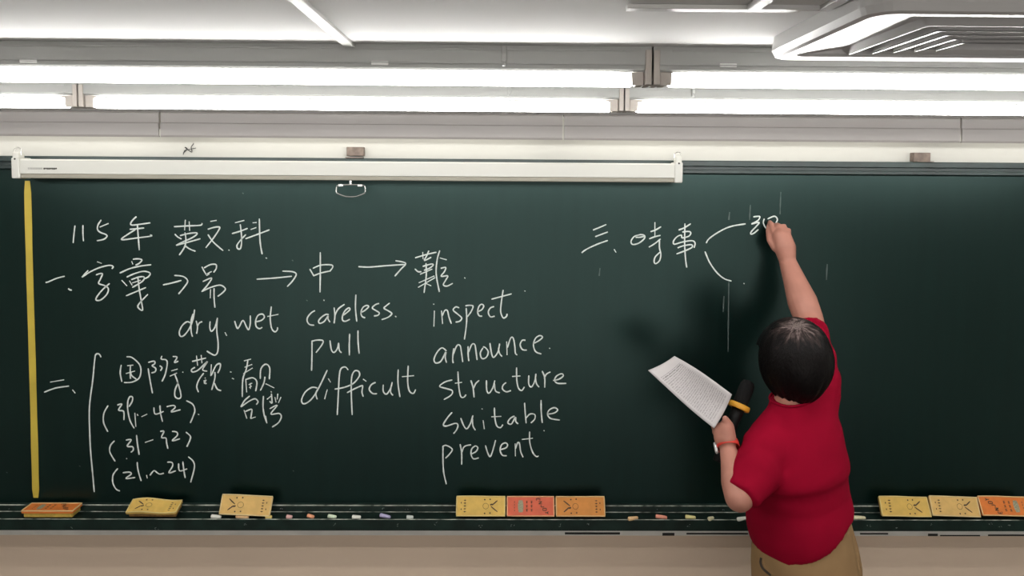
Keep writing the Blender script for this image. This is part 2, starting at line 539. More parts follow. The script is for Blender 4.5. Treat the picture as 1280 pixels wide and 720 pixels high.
W.append(('chalk character for hard', E, [
    [(877, 75), (960, 50), (1040, 32)], [(935, 30), (938, 85)], [(982, 20), (965, 60), (948, 95), (1000, 70)],
    [(875, 158), (900, 180), (925, 180)], [(935, 140), (1000, 122), (1015, 130), (985, 155), (945, 170)], [(915, 200), (1008, 160)], [(905, 265), (1025, 212)], [(900, 300), (1030, 225)],
    [(960, 115), (962, 210), (945, 342)], [(960, 270), (1000, 288)],
    [(1065, 18), (1045, 90), (1038, 200), (1062, 335)], [(1065, 75), (1118, 90)],
    [(1072, 155), (1110, 148), (1100, 180), (1075, 215), (1125, 212), (1110, 245), (1092, 280), (1120, 290), (1165, 268)], [(1252, 225), (1260, 232)]]))
F = (215, 375, 8.828)
W.append(('chalk word dry', F, [
    [(200, 250), (165, 240), (115, 280), (82, 350), (95, 400), (140, 385), (200, 300), (235, 200), (250, 105)], [(235, 150), (212, 230), (212, 340), (228, 405)],
    [(268, 228), (282, 300), (272, 372)], [(278, 300), (300, 255), (335, 238)],
    [(422, 235), (418, 300), (435, 345), (475, 300), (502, 200)], [(502, 195), (495, 330), (510, 470), (505, 570), (475, 608), (430, 590), (385, 562)], [(585, 355), (605, 395)]]))
W.append(('chalk word wet', F, [
    [(692, 230), (720, 310), (745, 290), (785, 225), (825, 300), (848, 325), (865, 260), (865, 170)],
    [(925, 240), (985, 225), (1020, 190), (1000, 155), (950, 170), (925, 230), (930, 290), (965, 315), (998, 300)],
    [(1097, 70), (1085, 200), (1100, 310), (1135, 350), (1162, 330), (1165, 300)], [(1052, 182), (1175, 158)]]))
G = (375, 365, 9.846)
W.append(('chalk word careless', G, [
    [(185, 228), (140, 255), (95, 310), (90, 360), (120, 400), (175, 408)],
    [(355, 280), (320, 275), (265, 310), (230, 355), (245, 385), (300, 360), (345, 295), (345, 330), (370, 370)],
    [(420, 190), (430, 290), (420, 385)], [(425, 300), (470, 210), (550, 150)],
    [(525, 290), (580, 250), (615, 215), (600, 195), (555, 230), (525, 290), (525, 345), (560, 360), (615, 335)],
    [(688, 32), (683, 200), (700, 365)],
    [(745, 255), (800, 225), (845, 180), (820, 165), (775, 190), (750, 250), (765, 300), (803, 318)],
    [(975, 140), (930, 155), (890, 195), (930, 225), (975, 255), (960, 285), (910, 295)],
    [(1105, 135), (1060, 170), (1035, 200), (1085, 230), (1130, 265), (1085, 310), (1005, 340)], [(1170, 295), (1185, 308)], [(290, 98), (298, 106)]]))
H = (375, 405, 6.0)
W.append(('chalk word pull', H, [
    [(90, 125), (90, 240), (87, 350)], [(85, 130), (130, 120), (172, 125), (165, 155), (120, 215)],
    [(225, 122), (235, 190), (255, 213), (280, 185), (290, 140)], [(290, 140), (295, 195), (312, 215)], [(373, 72), (370, 150), (371, 235)], [(435, 48), (436, 130), (444, 222)]]))
W.append(('chalk word difficult', H, [
    [(130, 480), (90, 475), (40, 510), (12, 570), (30, 598), (80, 570), (135, 490), (205, 345)], [(145, 470), (120, 520), (130, 565)], [(212, 408), (230, 437)], [(205, 490), (185, 563)],
    [(362, 345), (340, 322), (308, 335), (295, 390), (288, 520), (280, 682)], [(260, 488), (330, 475), (400, 445), (445, 390), (440, 355), (410, 352), (388, 400), (385, 520), (392, 682)],
    [(353, 515), (400, 490), (455, 465), (470, 465), (465, 510), (475, 545)], [(473, 412), (498, 430)],
    [(568, 437), (535, 455), (520, 490), (545, 520), (578, 522)], [(625, 455), (625, 505), (650, 525), (680, 480), (692, 435)], [(685, 460), (680, 510), (698, 535)],
    [(737, 340), (735, 440), (750, 547)], [(812, 312), (808, 430), (820, 500), (850, 520), (868, 490)], [(765, 395), (855, 387)]]))
I = (530, 355, 7.529)
W.append(('chalk word inspect', I, [
    [(98, 250), (93, 400)], [(87, 187), (93, 193)], [(165, 250), (175, 375)], [(172, 300), (195, 250), (220, 250), (235, 310), (258, 375)],
    [(332, 225), (300, 215), (275, 245), (320, 285), (355, 320), (335, 350), (297, 358)], [(397, 225), (402, 330), (395, 420), (380, 522)], [(390, 205), (430, 200), (462, 210), (440, 265), (405, 310)],
    [(505, 260), (545, 240), (562, 205), (540, 190), (515, 215), (505, 265), (520, 298), (548, 302)], [(660, 212), (625, 225), (605, 265), (625, 308), (665, 302)],
    [(745, 55), (728, 170), (722, 260), (745, 318), (775, 305), (782, 280)], [(635, 143), (720, 120), (825, 92)], [(945, 63), (952, 70)]]))
W.append(('chalk word announce', I, [
    [(212, 630), (170, 600), (125, 640), (95, 705), (110, 742), (160, 725), (205, 640), (200, 690), (212, 740)],
    [(280, 605), (270, 700), (275, 745)], [(275, 660), (310, 580), (340, 580), (352, 640), (365, 735)],
    [(415, 585), (415, 660), (422, 725)], [(420, 640), (450, 570), (478, 570), (490, 640), (500, 715)],
    [(555, 600), (530, 650), (545, 700), (585, 690), (605, 640), (580, 600), (555, 590)],
    [(620, 555), (635, 650), (655, 690), (695, 640), (712, 560)], [(700, 600), (710, 650), (735, 682)],
    [(778, 540), (782, 668)], [(785, 600), (815, 510), (840, 510), (855, 590), (860, 650), (878, 668)],
    [(955, 530), (925, 530), (905, 570), (925, 615), (968, 622)],
    [(1030, 560), (1085, 530), (1115, 500), (1090, 485), (1050, 510), (1030, 570), (1050, 635), (1105, 658)], [(1177, 602), (1185, 608)]]))
J = (540, 450, 7.314)
W.append(('chalk word structure', J, [
    [(185, 182), (120, 200), (70, 240), (130, 260), (185, 280), (175, 320), (108, 362)], [(237, 105), (245, 240), (262, 330), (290, 340), (312, 315)], [(210, 212), (275, 203)],
    [(355, 185), (375, 250), (385, 342)], [(380, 260), (400, 215), (432, 185)], [(498, 185), (500, 270), (520, 303), (555, 255), (575, 185)], [(570, 210), (580, 280), (620, 300)],
    [(678, 205), (650, 230), (645, 265), (680, 290), (722, 278)], [(773, 68), (775, 180), (790, 255), (820, 278), (845, 245)], [(732, 150), (808, 145)],
    [(885, 140), (885, 220), (910, 245), (940, 190), (950, 125)], [(945, 150), (955, 215), (980, 248)], [(1007, 100), (1030, 160), (1030, 252)], [(1025, 170), (1045, 130), (1083, 108)],
    [(1105, 187), (1160, 175), (1200, 145), (1185, 125), (1140, 145), (1120, 185), (1150, 212), (1228, 213)]]))
K = (540, 500, 6.543)
W.append(('chalk word suitable', K, [
    [(165, 100), (130, 140), (93, 200), (120, 212), (190, 190), (212, 205), (200, 245), (175, 275)], [(235, 147), (260, 210), (285, 235), (315, 190), (335, 125)], [(330, 150), (335, 210), (355, 247)],
    [(418, 165), (428, 238)], [(405, 70), (415, 75)], [(510, 62), (515, 150), (530, 210), (560, 225), (580, 200)], [(485, 137), (567, 133)],
    [(675, 130), (640, 150), (620, 185), (650, 195), (682, 140), (685, 175), (705, 195)], [(757, 22), (762, 100), (770, 190)], [(768, 150), (800, 115), (840, 118), (840, 155), (808, 188)],
    [(892, 0), (893, 90), (902, 187)], [(945, 115), (1000, 105), (1028, 80), (1000, 62), (960, 80), (945, 115), (970, 150), (1045, 163)], [(912, 248), (918, 255)]]))
W.append(('chalk word prevent', K, [
    [(90, 375), (90, 500), (97, 600), (118, 688)], [(85, 382), (115, 370), (165, 400), (145, 440), (110, 475)], [(230, 360), (242, 430), (243, 527)], [(243, 430), (265, 380), (320, 365)],
    [(325, 440), (360, 420), (375, 390), (355, 375), (325, 400), (320, 445), (340, 480), (383, 472)], [(437, 370), (455, 430), (475, 462), (495, 420), (520, 328)],
    [(560, 405), (605, 390), (618, 365), (600, 350), (570, 365), (557, 410), (575, 450), (612, 455)], [(680, 355), (682, 460)], [(682, 400), (700, 350), (715, 355), (725, 420), (745, 468)],
    [(798, 258), (800, 350), (825, 430), (855, 462), (872, 455)], [(735, 322), (825, 312)]]))
L = (50, 430, 6.095)
W.append(('chalk numeral two', L, [[(78, 290), (185, 272)], [(32, 367), (120, 335), (222, 320)], [(248, 348), (270, 375)]]))
W.append(('tall chalk bracket', (0, 0, 1.0), [
    [(126.5, 446.5), (124, 442.5), (120, 443), (118.5, 450), (116, 476), (112, 508), (112.3, 540), (113.5, 565), (116, 592), (118, 615)]]))
W.append(('chalk characters for international', L, [
    [(620, 158), (612, 220), (625, 288)], [(660, 97), (700, 102), (755, 150), (770, 200), (755, 260), (700, 290), (640, 293)],
    [(665, 165), (712, 160)], [(655, 225), (725, 205)], [(690, 165), (688, 215), (690, 265)], [(692, 215), (700, 240), (735, 268)],
    [(825, 140), (870, 130), (875, 150), (855, 165), (882, 185), (878, 210), (850, 220)], [(825, 185), (840, 280), (858, 375)],
    [(930, 90), (925, 115), (960, 120), (970, 150), (955, 230), (930, 285)], [(912, 165), (930, 180), (918, 205)], [(1012, 95), (1045, 100), (1025, 140), (1055, 130)],
    [(1000, 205), (1050, 190)], [(990, 245), (1045, 220)], [(1025, 225), (1050, 290), (1075, 390), (1060, 415), (1030, 400), (1030, 350), (1055, 290)],
    [(1085, 212), (1092, 218)]]))
Mz = (230, 435, 6.859)
W.append(('chalk characters for outlook', Mz, [
    [(70, 115), (130, 100), (190, 85)], [(108, 65), (118, 150)], [(148, 60), (155, 130)], [(95, 165), (65, 185), (75, 205), (120, 190), (185, 130), (200, 120), (160, 185), (200, 198)],
    [(170, 215), (130, 270), (110, 330), (125, 378)], [(178, 255), (182, 262)], [(168, 285), (190, 275), (175, 298), (195, 305)],
    [(235, 140), (230, 240)], [(235, 235), (275, 150), (310, 135), (310, 170), (290, 215)], [(265, 205), (265, 260), (238, 360)], [(262, 300), (285, 350), (320, 365)],
    [(395, 203), (408, 207)], [(412, 258), (430, 266)]]))
W.append(('chalk characters for look at Taiwan', Mz, [
    [(515, 110), (575, 95)], [(520, 165), (585, 140)], [(510, 220), (590, 170)], [(548, 105), (535, 180), (505, 270), (500, 420)],
    [(530, 265), (538, 380)], [(530, 270), (590, 255), (625, 290), (615, 370)], [(555, 315), (585, 300)], [(560, 340), (582, 325)], [(570, 300), (570, 350)],
    [(655, 265), (660, 180), (700, 138), (735, 170), (732, 268)], [(695, 245), (685, 300), (655, 365)], [(700, 305), (775, 342)],
    [(565, 410), (520, 450), (488, 505)], [(488, 505), (560, 455), (610, 435), (635, 460), (620, 485)], [(515, 530), (540, 605)], [(525, 545), (580, 525), (578, 570), (572, 605)], [(572, 605), (615, 590)],
    [(682, 410), (678, 500), (690, 580), (712, 645)], [(700, 580), (712, 640)], [(745, 370), (752, 380)], [(712, 440), (755, 405)], [(750, 390), (755, 470), (735, 455)],
    [(780, 420), (790, 465)], [(805, 390), (800, 440)], [(832, 420), (810, 470)],
    [(735, 520), (800, 490), (745, 565), (815, 560), (835, 590), (810, 640), (755, 678)]]))
N = (100, 500, 6.0)
W.append(('chalk numbers in brackets ending 42', N, [
    [(212, 40), (180, 100), (178, 170), (210, 238)], [(280, 38), (315, 30), (290, 75), (328, 85), (330, 150)], [(362, -5), (358, 60), (375, 150), (408, 212)],
    [(362, 0), (375, -25), (395, -22), (392, 10), (368, 50)], [(412, 95), (420, 200)], [(430, 105), (436, 118)], [(462, 125), (505, 105)],
    [(555, 55), (565, 105), (628, 85)], [(600, 40), (605, 100), (620, 162)], [(650, 50), (700, 40), (715, 55), (685, 88), (755, 72)], [(798, 5), (845, 30), (862, 75), (850, 120), (828, 172)], [(885, 105), (895, 110)]]))
W.append(('chalk numbers in brackets ending 32', N, [
    [(260, 305), (230, 340), (225, 390), (265, 460)], [(345, 300), (385, 298), (355, 345), (395, 350), (400, 375), (382, 392)], [(425, 262), (432, 330), (445, 410)], [(488, 318), (550, 297)],
    [(602, 235), (630, 235), (612, 280), (645, 285), (650, 320), (660, 365)], [(690, 235), (725, 240), (730, 265), (692, 305), (750, 290)], [(795, 240), (828, 270), (825, 300), (802, 350)], [(347, 437), (357, 440)]]))
W.append(('chalk numbers in brackets ending 24', N, [
    [(285, 512), (250, 560), (248, 620), (270, 665), (300, 682)], [(322, 545), (370, 540), (385, 555), (345, 588), (415, 580)], [(430, 465), (437, 530), (460, 608)], [(500, 562), (505, 587)],
    [(525, 565), (555, 530), (580, 545), (600, 555), (630, 548)], [(655, 465), (690, 468), (695, 495), (668, 545), (720, 530)], [(740, 475), (748, 530), (805, 515)], [(772, 460), (780, 530), (790, 585)],
    [(812, 425), (850, 460), (858, 510), (830, 618)]]))
O = (720, 270, 7.529)
W.append(('chalk numeral three', O, [[(160, 132), (220, 108), (285, 80)], [(180, 195), (240, 172), (300, 150)], [(52, 347), (100, 312), (200, 265), (300, 230)], [(358, 313), (377, 343)]]))
W.append(('chalk characters for current events', O, [
    [(590, 178), (545, 195), (517, 240), (535, 268), (590, 255), (640, 215), (645, 185), (610, 175), (570, 185)], [(560, 200), (600, 200), (640, 192)],
    [(700, 148), (750, 130), (800, 100)], [(742, 58), (742, 190)], [(688, 215), (740, 195), (795, 182)], [(685, 293), (740, 260), (795, 215)], [(785, 225), (785, 300), (798, 360), (785, 420), (750, 448), (735, 430), (745, 385), (790, 340)],
    [(965, 132), (1020, 110), (1080, 72)], [(1025, 70), (1022, 250), (1030, 400), (1042, 485)],
    [(1000, 150), (1060, 145), (1080, 160), (1060, 190), (1000, 205), (990, 180), (950, 195), (918, 235), (925, 265), (1000, 245), (1090, 232), (1120, 255), (1110, 300)],
    [(955, 300), (1010, 280), (1085, 270), (1090, 295), (1030, 325), (945, 357)]]))
Q = (870, 255, 6.542)
W.append(('branching chalk bracket', Q, [[(83, 320), (110, 280), (200, 220), (290, 182), (405, 162)], [(73, 388), (110, 475), (170, 560), (230, 610), (290, 630)], [(388, 648), (395, 655)]]))
W.append(('chalk character still being written', Q, [
    [(468, 105), (520, 102), (505, 135), (452, 162)], [(452, 165), (515, 150), (490, 185), (452, 225), (448, 245), (470, 240), (510, 208)], [(558, 120), (550, 155), (572, 202)],
    [(585, 122), (640, 100), (665, 125), (650, 160)]]))
PXM = 1.0 / 380.0
for label, (x0, y0, sc), strokes in W:
    lines = []
    for st in strokes:
        if sc != 1.0 and len(st) == 2 and abs(st[0][0] - st[1][0]) + abs(st[0][1] - st[1][1]) < 2.2 * sc:
            st = [st[0], (st[0][0] + 1.3 * sc, st[0][1] + 0.7 * sc)]
        lines.append([P(x0 + p.x / sc, y0 + p.y / sc, 0.0) for p in smooth_line(st, 5)])
    # strokes that stand well apart (a full stop, a lone digit) are marks of their own
    bb = [(min(p.x for p in l), max(p.x for p in l), min(p.z for p in l), max(p.z for p in l)) for l in lines]
    gid = list(range(len(lines)))
    for a in range(len(lines)):
        for b in range(a):
            A_, B_ = bb[a], bb[b]
            gx = max(0, A_[0] - B_[1], B_[0] - A_[1]); gz = max(0, A_[2] - B_[3], B_[2] - A_[3])
            big = max(A_[1] - A_[0], A_[3] - A_[2], B_[1] - B_[0], B_[3] - B_[2])
            if math.hypot(gx, gz) <= max(0.018, 0.46 * big):
                ga, gb = gid[a], gid[b]
                gid = [gb if q_ == ga else q_ for q_ in gid]
    for g_ in sorted(set(gid)):
        mine = [l for l, q_ in zip(lines, gid) if q_ == g_]
        bm = bmesh.new()
        for l in mine:
            ribbon(bm, l, 1.72 * PXM, NB, 0.0006 + random.random() * 0.0004)
        w_ = max(p.x for l in mine for p in l) - min(p.x for l in mine for p in l)
        h_ = max(p.z for l in mine for p in l) - min(p.z for l in mine for p in l)
        if max(w_, h_) < 0.022 and len(set(gid)) > 1:
            bpart('chalk_dot', bm, CHALK_LINE)
        else:
            bpart('chalk_writing', bm, CHALK_LINE, label)
# faint old strokes and specks
bm = bmesh.new()
for (x, y0, y1) in [(911, 352, 440), (976, 240, 268), (938, 256, 275), (912, 265, 275), (1229, 205, 222), (905, 370, 390), (1034, 330, 350), (750, 335, 345)]:
    ribbon(bm, smooth_line([P(x, y0, 0), P(x - 0.6, (y0 + y1) / 2, 0), P(x - 1, y1, 0)], 8), 0.0035, NB, 0.0005, 0.5)
for (px, py) in [(303, 241), (8, 590), (366, 588), (99, 582), (365, 325), (333, 322), (455, 382), (383, 375), (843, 465)]:
    c = P(px, py, 0)
    ribbon(bm, [c, c + Vector((.004, 0, -.003))], .004, NB, 0.0005)
tag(bpart('faint_chalk_mark', bm, FAINT, 'faint smeared old chalk strokes'), kind='stuff')

# pale strip and wall edge under the board
bm = bmesh.new()
za, zb = P(640, 663.5, -0.004).z, P(640, 669.5, -0.004).z
box(bm, BX0, BX1, -0.004, WY - 0.0005, zb, z_lip + 0.0095, 0.001)
for (xa, xc, ya, yc) in [(706, 775, 665.3, 668), (828, 843, 666, 669.5), (858, 935, 666, 668), (1160, 1172, 667, 670), (1175, 1225, 668.6, 670.2), (1075, 1110, 666.2, 668), (1235, 1280, 668, 670)]:
    a = P(xa, ya, -0.004); c = P(xc, yc, -0.004)
    box(bm, a.x, c.x, -0.0055, -0.002, c.z, a.z, 0.0006, 1, mi=1)
tag(link_mesh('trim_3', bm, [STRIP, GAP]), kind='structure')

# ------------------------------------------------------------------ fluorescent battens
TUBE = emit_mat('tube_glow', (1.0, 0.985, 0.96), TUBE_POWER)
Y1, Y2 = CAM.y + 1.135, CAM.y + 1.60
BW = 0.018                               # half width of a batten
ROWZ = {Y1: (P(640, 98.5, Y1).z, P(640, 88.0, Y1 - BW).z), Y2: (P(640, 133, Y2).z, P(640, 123, Y2 - BW).z)}   # tube axis, underside of the batten


def half_profile(ZB):
    return [(-BW, ZC - 0.0005), (-BW, ZB + 0.003), (-BW + 0.003, ZB), (BW - 0.003, ZB), (BW, ZB + 0.003), (BW, ZC - 0.0005)]


def batten(x0, x1, y, label, group, xclip):
    """x0..x1 is the whole batten; the tube stops short of the holders"""
    ZT, ZB = ROWZ[y]
    TR = 0.0112
    t = empty('fluorescent_lamp', (0.5 * (x0 + x1), y, ZC))
    tag(t, label, 'lamp', group)
    off = -Vector(t.location)

    def part(n, bm, m, par=t, sm=False):
        bmesh.ops.translate(bm, vec=off, verts=bm.verts)
        return link_mesh(n, bm, m, par, sm)
    bm = bmesh.new()
    extrude_profile(bm, [(y + a, b) for a, b in half_profile(ZB)], x0 + 0.0015, x1 - 0.0015)
    box(bm, x0 + 0.03, x1 - 0.03, y - BW - 0.0012, y - BW + 0.0005, ZC - 0.008, ZC - 0.005)
    zf = P(640, 79.5, y - BW).z if y == Y1 else ZB + 0.005
    box(bm, x0 + 0.002, x1 - 0.002, y - BW - 0.0025, y - BW + 0.0005, zf - 0.0007, zf + 0.0007)
    part('batten_body', bm, GREY_METAL)
    if y == Y1:  # small raised white marks along the front of the near battens
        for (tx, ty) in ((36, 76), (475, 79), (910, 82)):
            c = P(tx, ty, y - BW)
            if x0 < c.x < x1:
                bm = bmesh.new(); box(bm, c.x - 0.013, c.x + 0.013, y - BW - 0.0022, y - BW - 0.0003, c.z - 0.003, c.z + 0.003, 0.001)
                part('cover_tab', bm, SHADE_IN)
    bm = bmesh.new()
    g = 0.031
    chain(bm, [Vector((x0 + g, y, ZT)), Vector((x1 - g, y, ZT))], [TR, TR], ends=(False, False), seg=20)
    for e, s in ((x0 + g, -1), (x1 - g, 1)):
        cone(bm, Vector((e, y, ZT)), Vector((e + s * 0.005, y, ZT)), TR, TR * .7, 20)
    part('tube', bm, TUBE, sm=False)
    for e, s in ((x0, 1), (x1, -1)):
        bm = bmesh.new()
        # stem beside the joint, socket cup and the curved wing running up to the batten
        xa, xb_ = sorted((e + s * 0.0015, e + s * 0.011))
        box(bm, xa, xb_, y - BW - 0.003, y + BW, ZT - 0.010, ZC - 0.006, 0.001)
        xa, xb_ = sorted((e + s * 0.012, e + s * 0.024))
        box(bm, xa, xb_, y - 0.010, y + 0.014, ZT - 0.010, ZB + 0.001, 0.002)
        prof = [(0.013, ZT - 0.010), (0.030, ZT - 0.010), (0.031, ZT + TR * .8), (0.040, ZT + TR + .0015), (0.056, ZB - 0.0005), (0.013, ZB - 0.0005)]
        f0 = [bm.verts.new((e + s * a, y - 0.0145, b)) for a, b in prof]
        f1 = [bm.verts.new((e + s * a, y - 0.0115, b)) for a, b in prof]
        for i in range(6):
            j = (i + 1) % 6
            bm.faces.new((f0[i], f0[j], f1[j], f1[i]))
        bm.faces.new(f0); bm.faces.new(f1[::-1])
        bmesh.ops.recalc_face_normals(bm, faces=bm.faces)
        part('lamp_holder', bm, HOLDER)
    if xclip is not None:
        bm = bmesh.new()
        box(bm, xclip - 0.004, xclip + 0.004, y - BW - 0.004, y - BW - 0.0005, ZB + 0.012, ZC - 0.001, 0.001)
        box(bm, xclip - 0.003, xclip + 0.003, y - BW - 0.006, y - BW - 0.0005, ZB + 0.006, ZB + 0.012, 0.001)
        part('cover_clip', bm, GREY_METAL)
    return t


j1 = P(812.5, 95, Y1).x
j2a, j2b = P(104, 131, Y2).x, P(778.5, 133, Y2).x
LEN = j2b - j2a
batten(j1 - LEN, j1, Y1, 'near fluorescent lamp row, long tube left of the joint by the stained ceiling', 'near row of ceiling tubes', P(630, 62, Y1 - .03).x)  # the ceiling only dims at the tube gap, no stain is coloured in
batten(j1, j1 + LEN, Y1, 'near fluorescent lamp row, tube on the right running below the louvred vent', 'near row of ceiling tubes', None)
batten(j1 - 2 * LEN, j1 - LEN, Y1, 'near fluorescent lamp row, tube beyond the left picture edge', 'near row of ceiling tubes', None)
batten(j1 + LEN, j1 + 2 * LEN, Y1, 'near fluorescent lamp row, tube beyond the right picture edge', 'near row of ceiling tubes', None)
batten(j2b + LEN, j2b + 2 * LEN, Y2, 'far fluorescent lamp row, tube beyond the right picture edge', 'far row of ceiling tubes', None)
batten(j2a - LEN, j2a, Y2, 'far fluorescent lamp row, short lit end at the left picture edge', 'far row of ceiling tubes', None)
batten(j2a, j2b, Y2, 'far fluorescent lamp row, middle tube fully in view between two joints', 'far row of ceiling tubes', P(637, 111, Y2 - .03).x)
batten(j2b, j2b + LEN, Y2, 'far fluorescent lamp row, tube on the right above the writing person', 'far row of ceiling tubes', P(868, 113, Y2 - .03).x)

# ------------------------------------------------------------------ blackboard lamps: shade towards the room, tube hidden behind it
BL = emit_mat('board_tube_glow', (1.0, 0.97, 0.90), BOARD_LAMP_POWER)
YS = CAM.y + 2.255
z_sh = P(640, 174.5, YS).z
seams = [P(200, 165, YS).x, P(704, 165, YS).x, P(1201, 165, YS).x]
SL = (seams[2] - seams[0]) / 2
edges = [seams[0] - SL] + seams + [seams[2] + SL]
lab = ['board lamp shade at the left edge, above the screen case end', 'board lamp shade above the left half of the white screen case',
       'board lamp shade above the right end of the screen case and the person', 'board lamp shade at the right edge, beyond the last seam']
for i in range(4):
    x0, x1 = edges[i] + 0.0028, edges[i + 1] - 0.0028
    t = empty('board_lamp', (0.5 * (x0 + x1), YS, ZC))
    tag(t, lab[i], 'lamp', 'row of shades over the blackboard')
    off = -Vector(t.location)
    bm = bmesh.new()
    prof = [(YS + 0.045, ZC - 0.0008), (YS + 0.004, ZC - 0.0008), (YS, ZC - 0.006), (YS, ZC - 0.034), (YS - 0.0035, ZC - 0.037), (YS - 0.0035, z_sh + 0.006), (YS - 0.001, z_sh),
            (YS + 0.006, z_sh), (YS + 0.006, z_sh + 0.003), (YS + 0.001, z_sh + 0.006), (YS + 0.004, ZC - 0.038), (YS + 0.006, ZC - 0.008), (YS + 0.045, ZC - 0.004)]
    extrude_profile(bm, prof, x0, x1)
    bmesh.ops.translate(bm, vec=off, verts=bm.verts)
    link_mesh('lamp_shade', bm, SHADE, t)
    bm = bmesh.new()
    cone(bm, Vector((x0 + 0.035, YS + 0.04, z_sh + 0.042)), Vector((x1 - 0.035, YS + 0.04, z_sh + 0.042)), 0.011, 0.011, 16)
    bmesh.ops.translate(bm, vec=off, verts=bm.verts)
    link_mesh('tube', bm, BL, t)
    for xe in (x0 + 0.024, x1 - 0.024):
        bm = bmesh.new(); box(bm, xe - 0.010, xe + 0.010, YS + 0.03, YS + 0.05, z_sh + 0.028, ZC - 0.003, 0.002)
        bmesh.ops.translate(bm, vec=off, verts=bm.verts)
        link_mesh('lamp_holder', bm, HOLDER, t)

# ------------------------------------------------------------------ ceiling air vent with nested louvres
ZV = ZC - 0.030
v_far, v_near = CAM.y + 1.06, CAM.y + 0.755
vx0 = PZ(972, 70, ZV).x
vx1 = vx0 + 0.66
vent = empty('ceiling_vent', (0.5 * (vx0 + vx1), 0.5 * (v_far + v_near), ZC))
tag(vent, 'white rectangular ceiling air vent with nested louvres, beside the near lamp row', 'air vent')
VO = -Vector(vent.location)


def rrect(inset, z, rad, n=5):
    x0, x1, y0, y1 = vx0 + inset, vx1 - inset, v_near + inset, v_far - inset
    out = []
    for (cx, cy, a0) in ((x1 - rad, y1 - rad, 0), (x0 + rad, y1 - rad, 90), (x0 + rad, y0 + rad, 180), (x1 - rad, y0 + rad, 270)):
        for k in range(n + 1):
            a = math.radians(a0 + 90 * k / n)
            out.append(Vector((cx + rad * math.cos(a), cy + rad * math.sin(a), z)))
    return out


def vpart(n, bm, m, sm=False):
    bmesh.ops.recalc_face_normals(bm, faces=bm.faces)
    bmesh.ops.translate(bm, vec=VO, verts=bm.verts)
    return link_mesh(n, bm, m, vent, sm)


bm = bmesh.new()
loft(bm, [rrect(0.0, ZC - 0.0005, 0.03), rrect(-0.002, ZV + 0.010, 0.03), rrect(0.002, ZV + 0.002, 0.028), rrect(0.008, ZV, 0.024), rrect(0.026, ZV + 0.002, 0.016), rrect(0.029, ZV + 0.005, 0.012), rrect(0.030, ZV + 0.012, 0.01)], cap=False)
vpart('vent_frame', bm, VENT_WHITE)
def grect(i, z, rad, n=3):
    """the grille sits off-centre in the frame: i is measured from the grille's own edge"""
    x0, x1, y0, y1 = vx0 + 0.105 + i, vx1 - 0.105 - i, v_near + 0.085 + i, v_far - 0.030 - i * 0.35
    out = []
    for (cx, cy, a0) in ((x1 - rad, y1 - rad, 0), (x0 + rad, y1 - rad, 90), (x0 + rad, y0 + rad, 180), (x1 - rad, y0 + rad, 270)):
        for k in range(n + 1):
            a = math.radians(a0 + 90 * k / n)
            out.append(Vector((cx + rad * math.cos(a), cy + rad * math.sin(a), z)))
    return out


bm = bmesh.new()
loft(bm, [rrect(0.030, ZV + 0.0045, 0.016, 3), grect(-0.012, ZV + 0.012, 0.006), grect(-0.003, ZV + 0.004, 0.004), grect(0.0, ZV + 0.004, 0.004), grect(0.001, ZV + 0.020, 0.004)], cap=False)
vpart('recessed_panel', bm, VENT_WHITE)
bm = bmesh.new()
loft(bm, [grect(0.0012, ZC - 0.0055, 0.004), grect(0.0012, ZC - 0.0015, 0.004)])
vpart('vent_cavity', bm, VENT_DARK)
for k in range(4):
    ins = 0.026 + k * 0.0245
    bm = bmesh.new()
    loft(bm, [grect(ins, ZV + 0.004, 0.004), grect(ins + 0.0105, ZV + 0.006, 0.003), grect(ins + 0.0105, ZV + 0.008, 0.003), grect(ins + 0.003, ZV + 0.020, 0.003), grect(ins, ZV + 0.006, 0.004)], cap=False)
    vpart('louvre', bm, VENT_WHITE)
for cx in (vx0 + 0.135, vx0 + 0.20, vx0 + 0.42):
    bm = bmesh.new()
    box(bm, cx - 0.001, cx + 0.001, v_near + 0.087, v_far - 0.032, ZV + 0.020, ZV + 0.0235)
    vpart('louvre_stay', bm, VENT_WHITE)

# small fitting at the very top edge
fy = yb - 0.010
fx0, fx1 = PZ(933, 5, ZC).x, PZ(1038, 5, ZC).x
fit = empty('ceiling_fitting', (0.5 * (fx0 + fx1), fy - 0.05, ZC))
tag(fit, 'small square ceiling fitting with a brownish frame at the top picture edge', 'ceiling fitting')
FO = -Vector(fit.location)
bm = bmesh.new()
for (a, b, c, d) in ((fx0, fx0 + .014, fy - .1, fy), (fx1 - .014, fx1, fy - .1, fy), (fx0 + .014, fx1 - .014, fy - .008, fy), (fx0 + .014, fx1 - .014, fy - .1, fy - .092)):
    box(bm, a, b, c, d, ZC - 0.008, ZC - 0.0005, 0.0008)
bmesh.ops.translate(bm, vec=FO, verts=bm.verts)
link_mesh('fitting_frame', bm, VENT_WHITE, fit)
bm = bmesh.new(); box(bm, fx0 + .0142, fx1 - .0142, fy - .0918, fy - .0082, ZC - 0.003, ZC - 0.0005)
bmesh.ops.translate(bm, vec=FO, verts=bm.verts)
link_mesh('fitting_panel', bm, CEIL, fit)

# ------------------------------------------------------------------ projection screen case
SY = -0.085
sl, sr = P(23, 210, SY), P(848, 217, SY)
scr = empty('projection_screen', (0.5 * (sl.x + sr.x), SY, P(436, 213, SY).z))
tag(scr, 'white rolled-up projection screen case hung along the top of the blackboard', 'projection screen')
SO = -Vector(scr.location)
s_top, s_mid, s_bot = P(436, 201.5, SY).z, P(436, 219.5, SY).z, P(436, 225.5, SY).z


def spart(n, bm, m, parent=scr, label=None, sm=False):
    bmesh.ops.translate(bm, vec=SO, verts=bm.verts)
    o = link_mesh(n, bm, m, parent, sm)
    if label: o['label'] = label
    return o


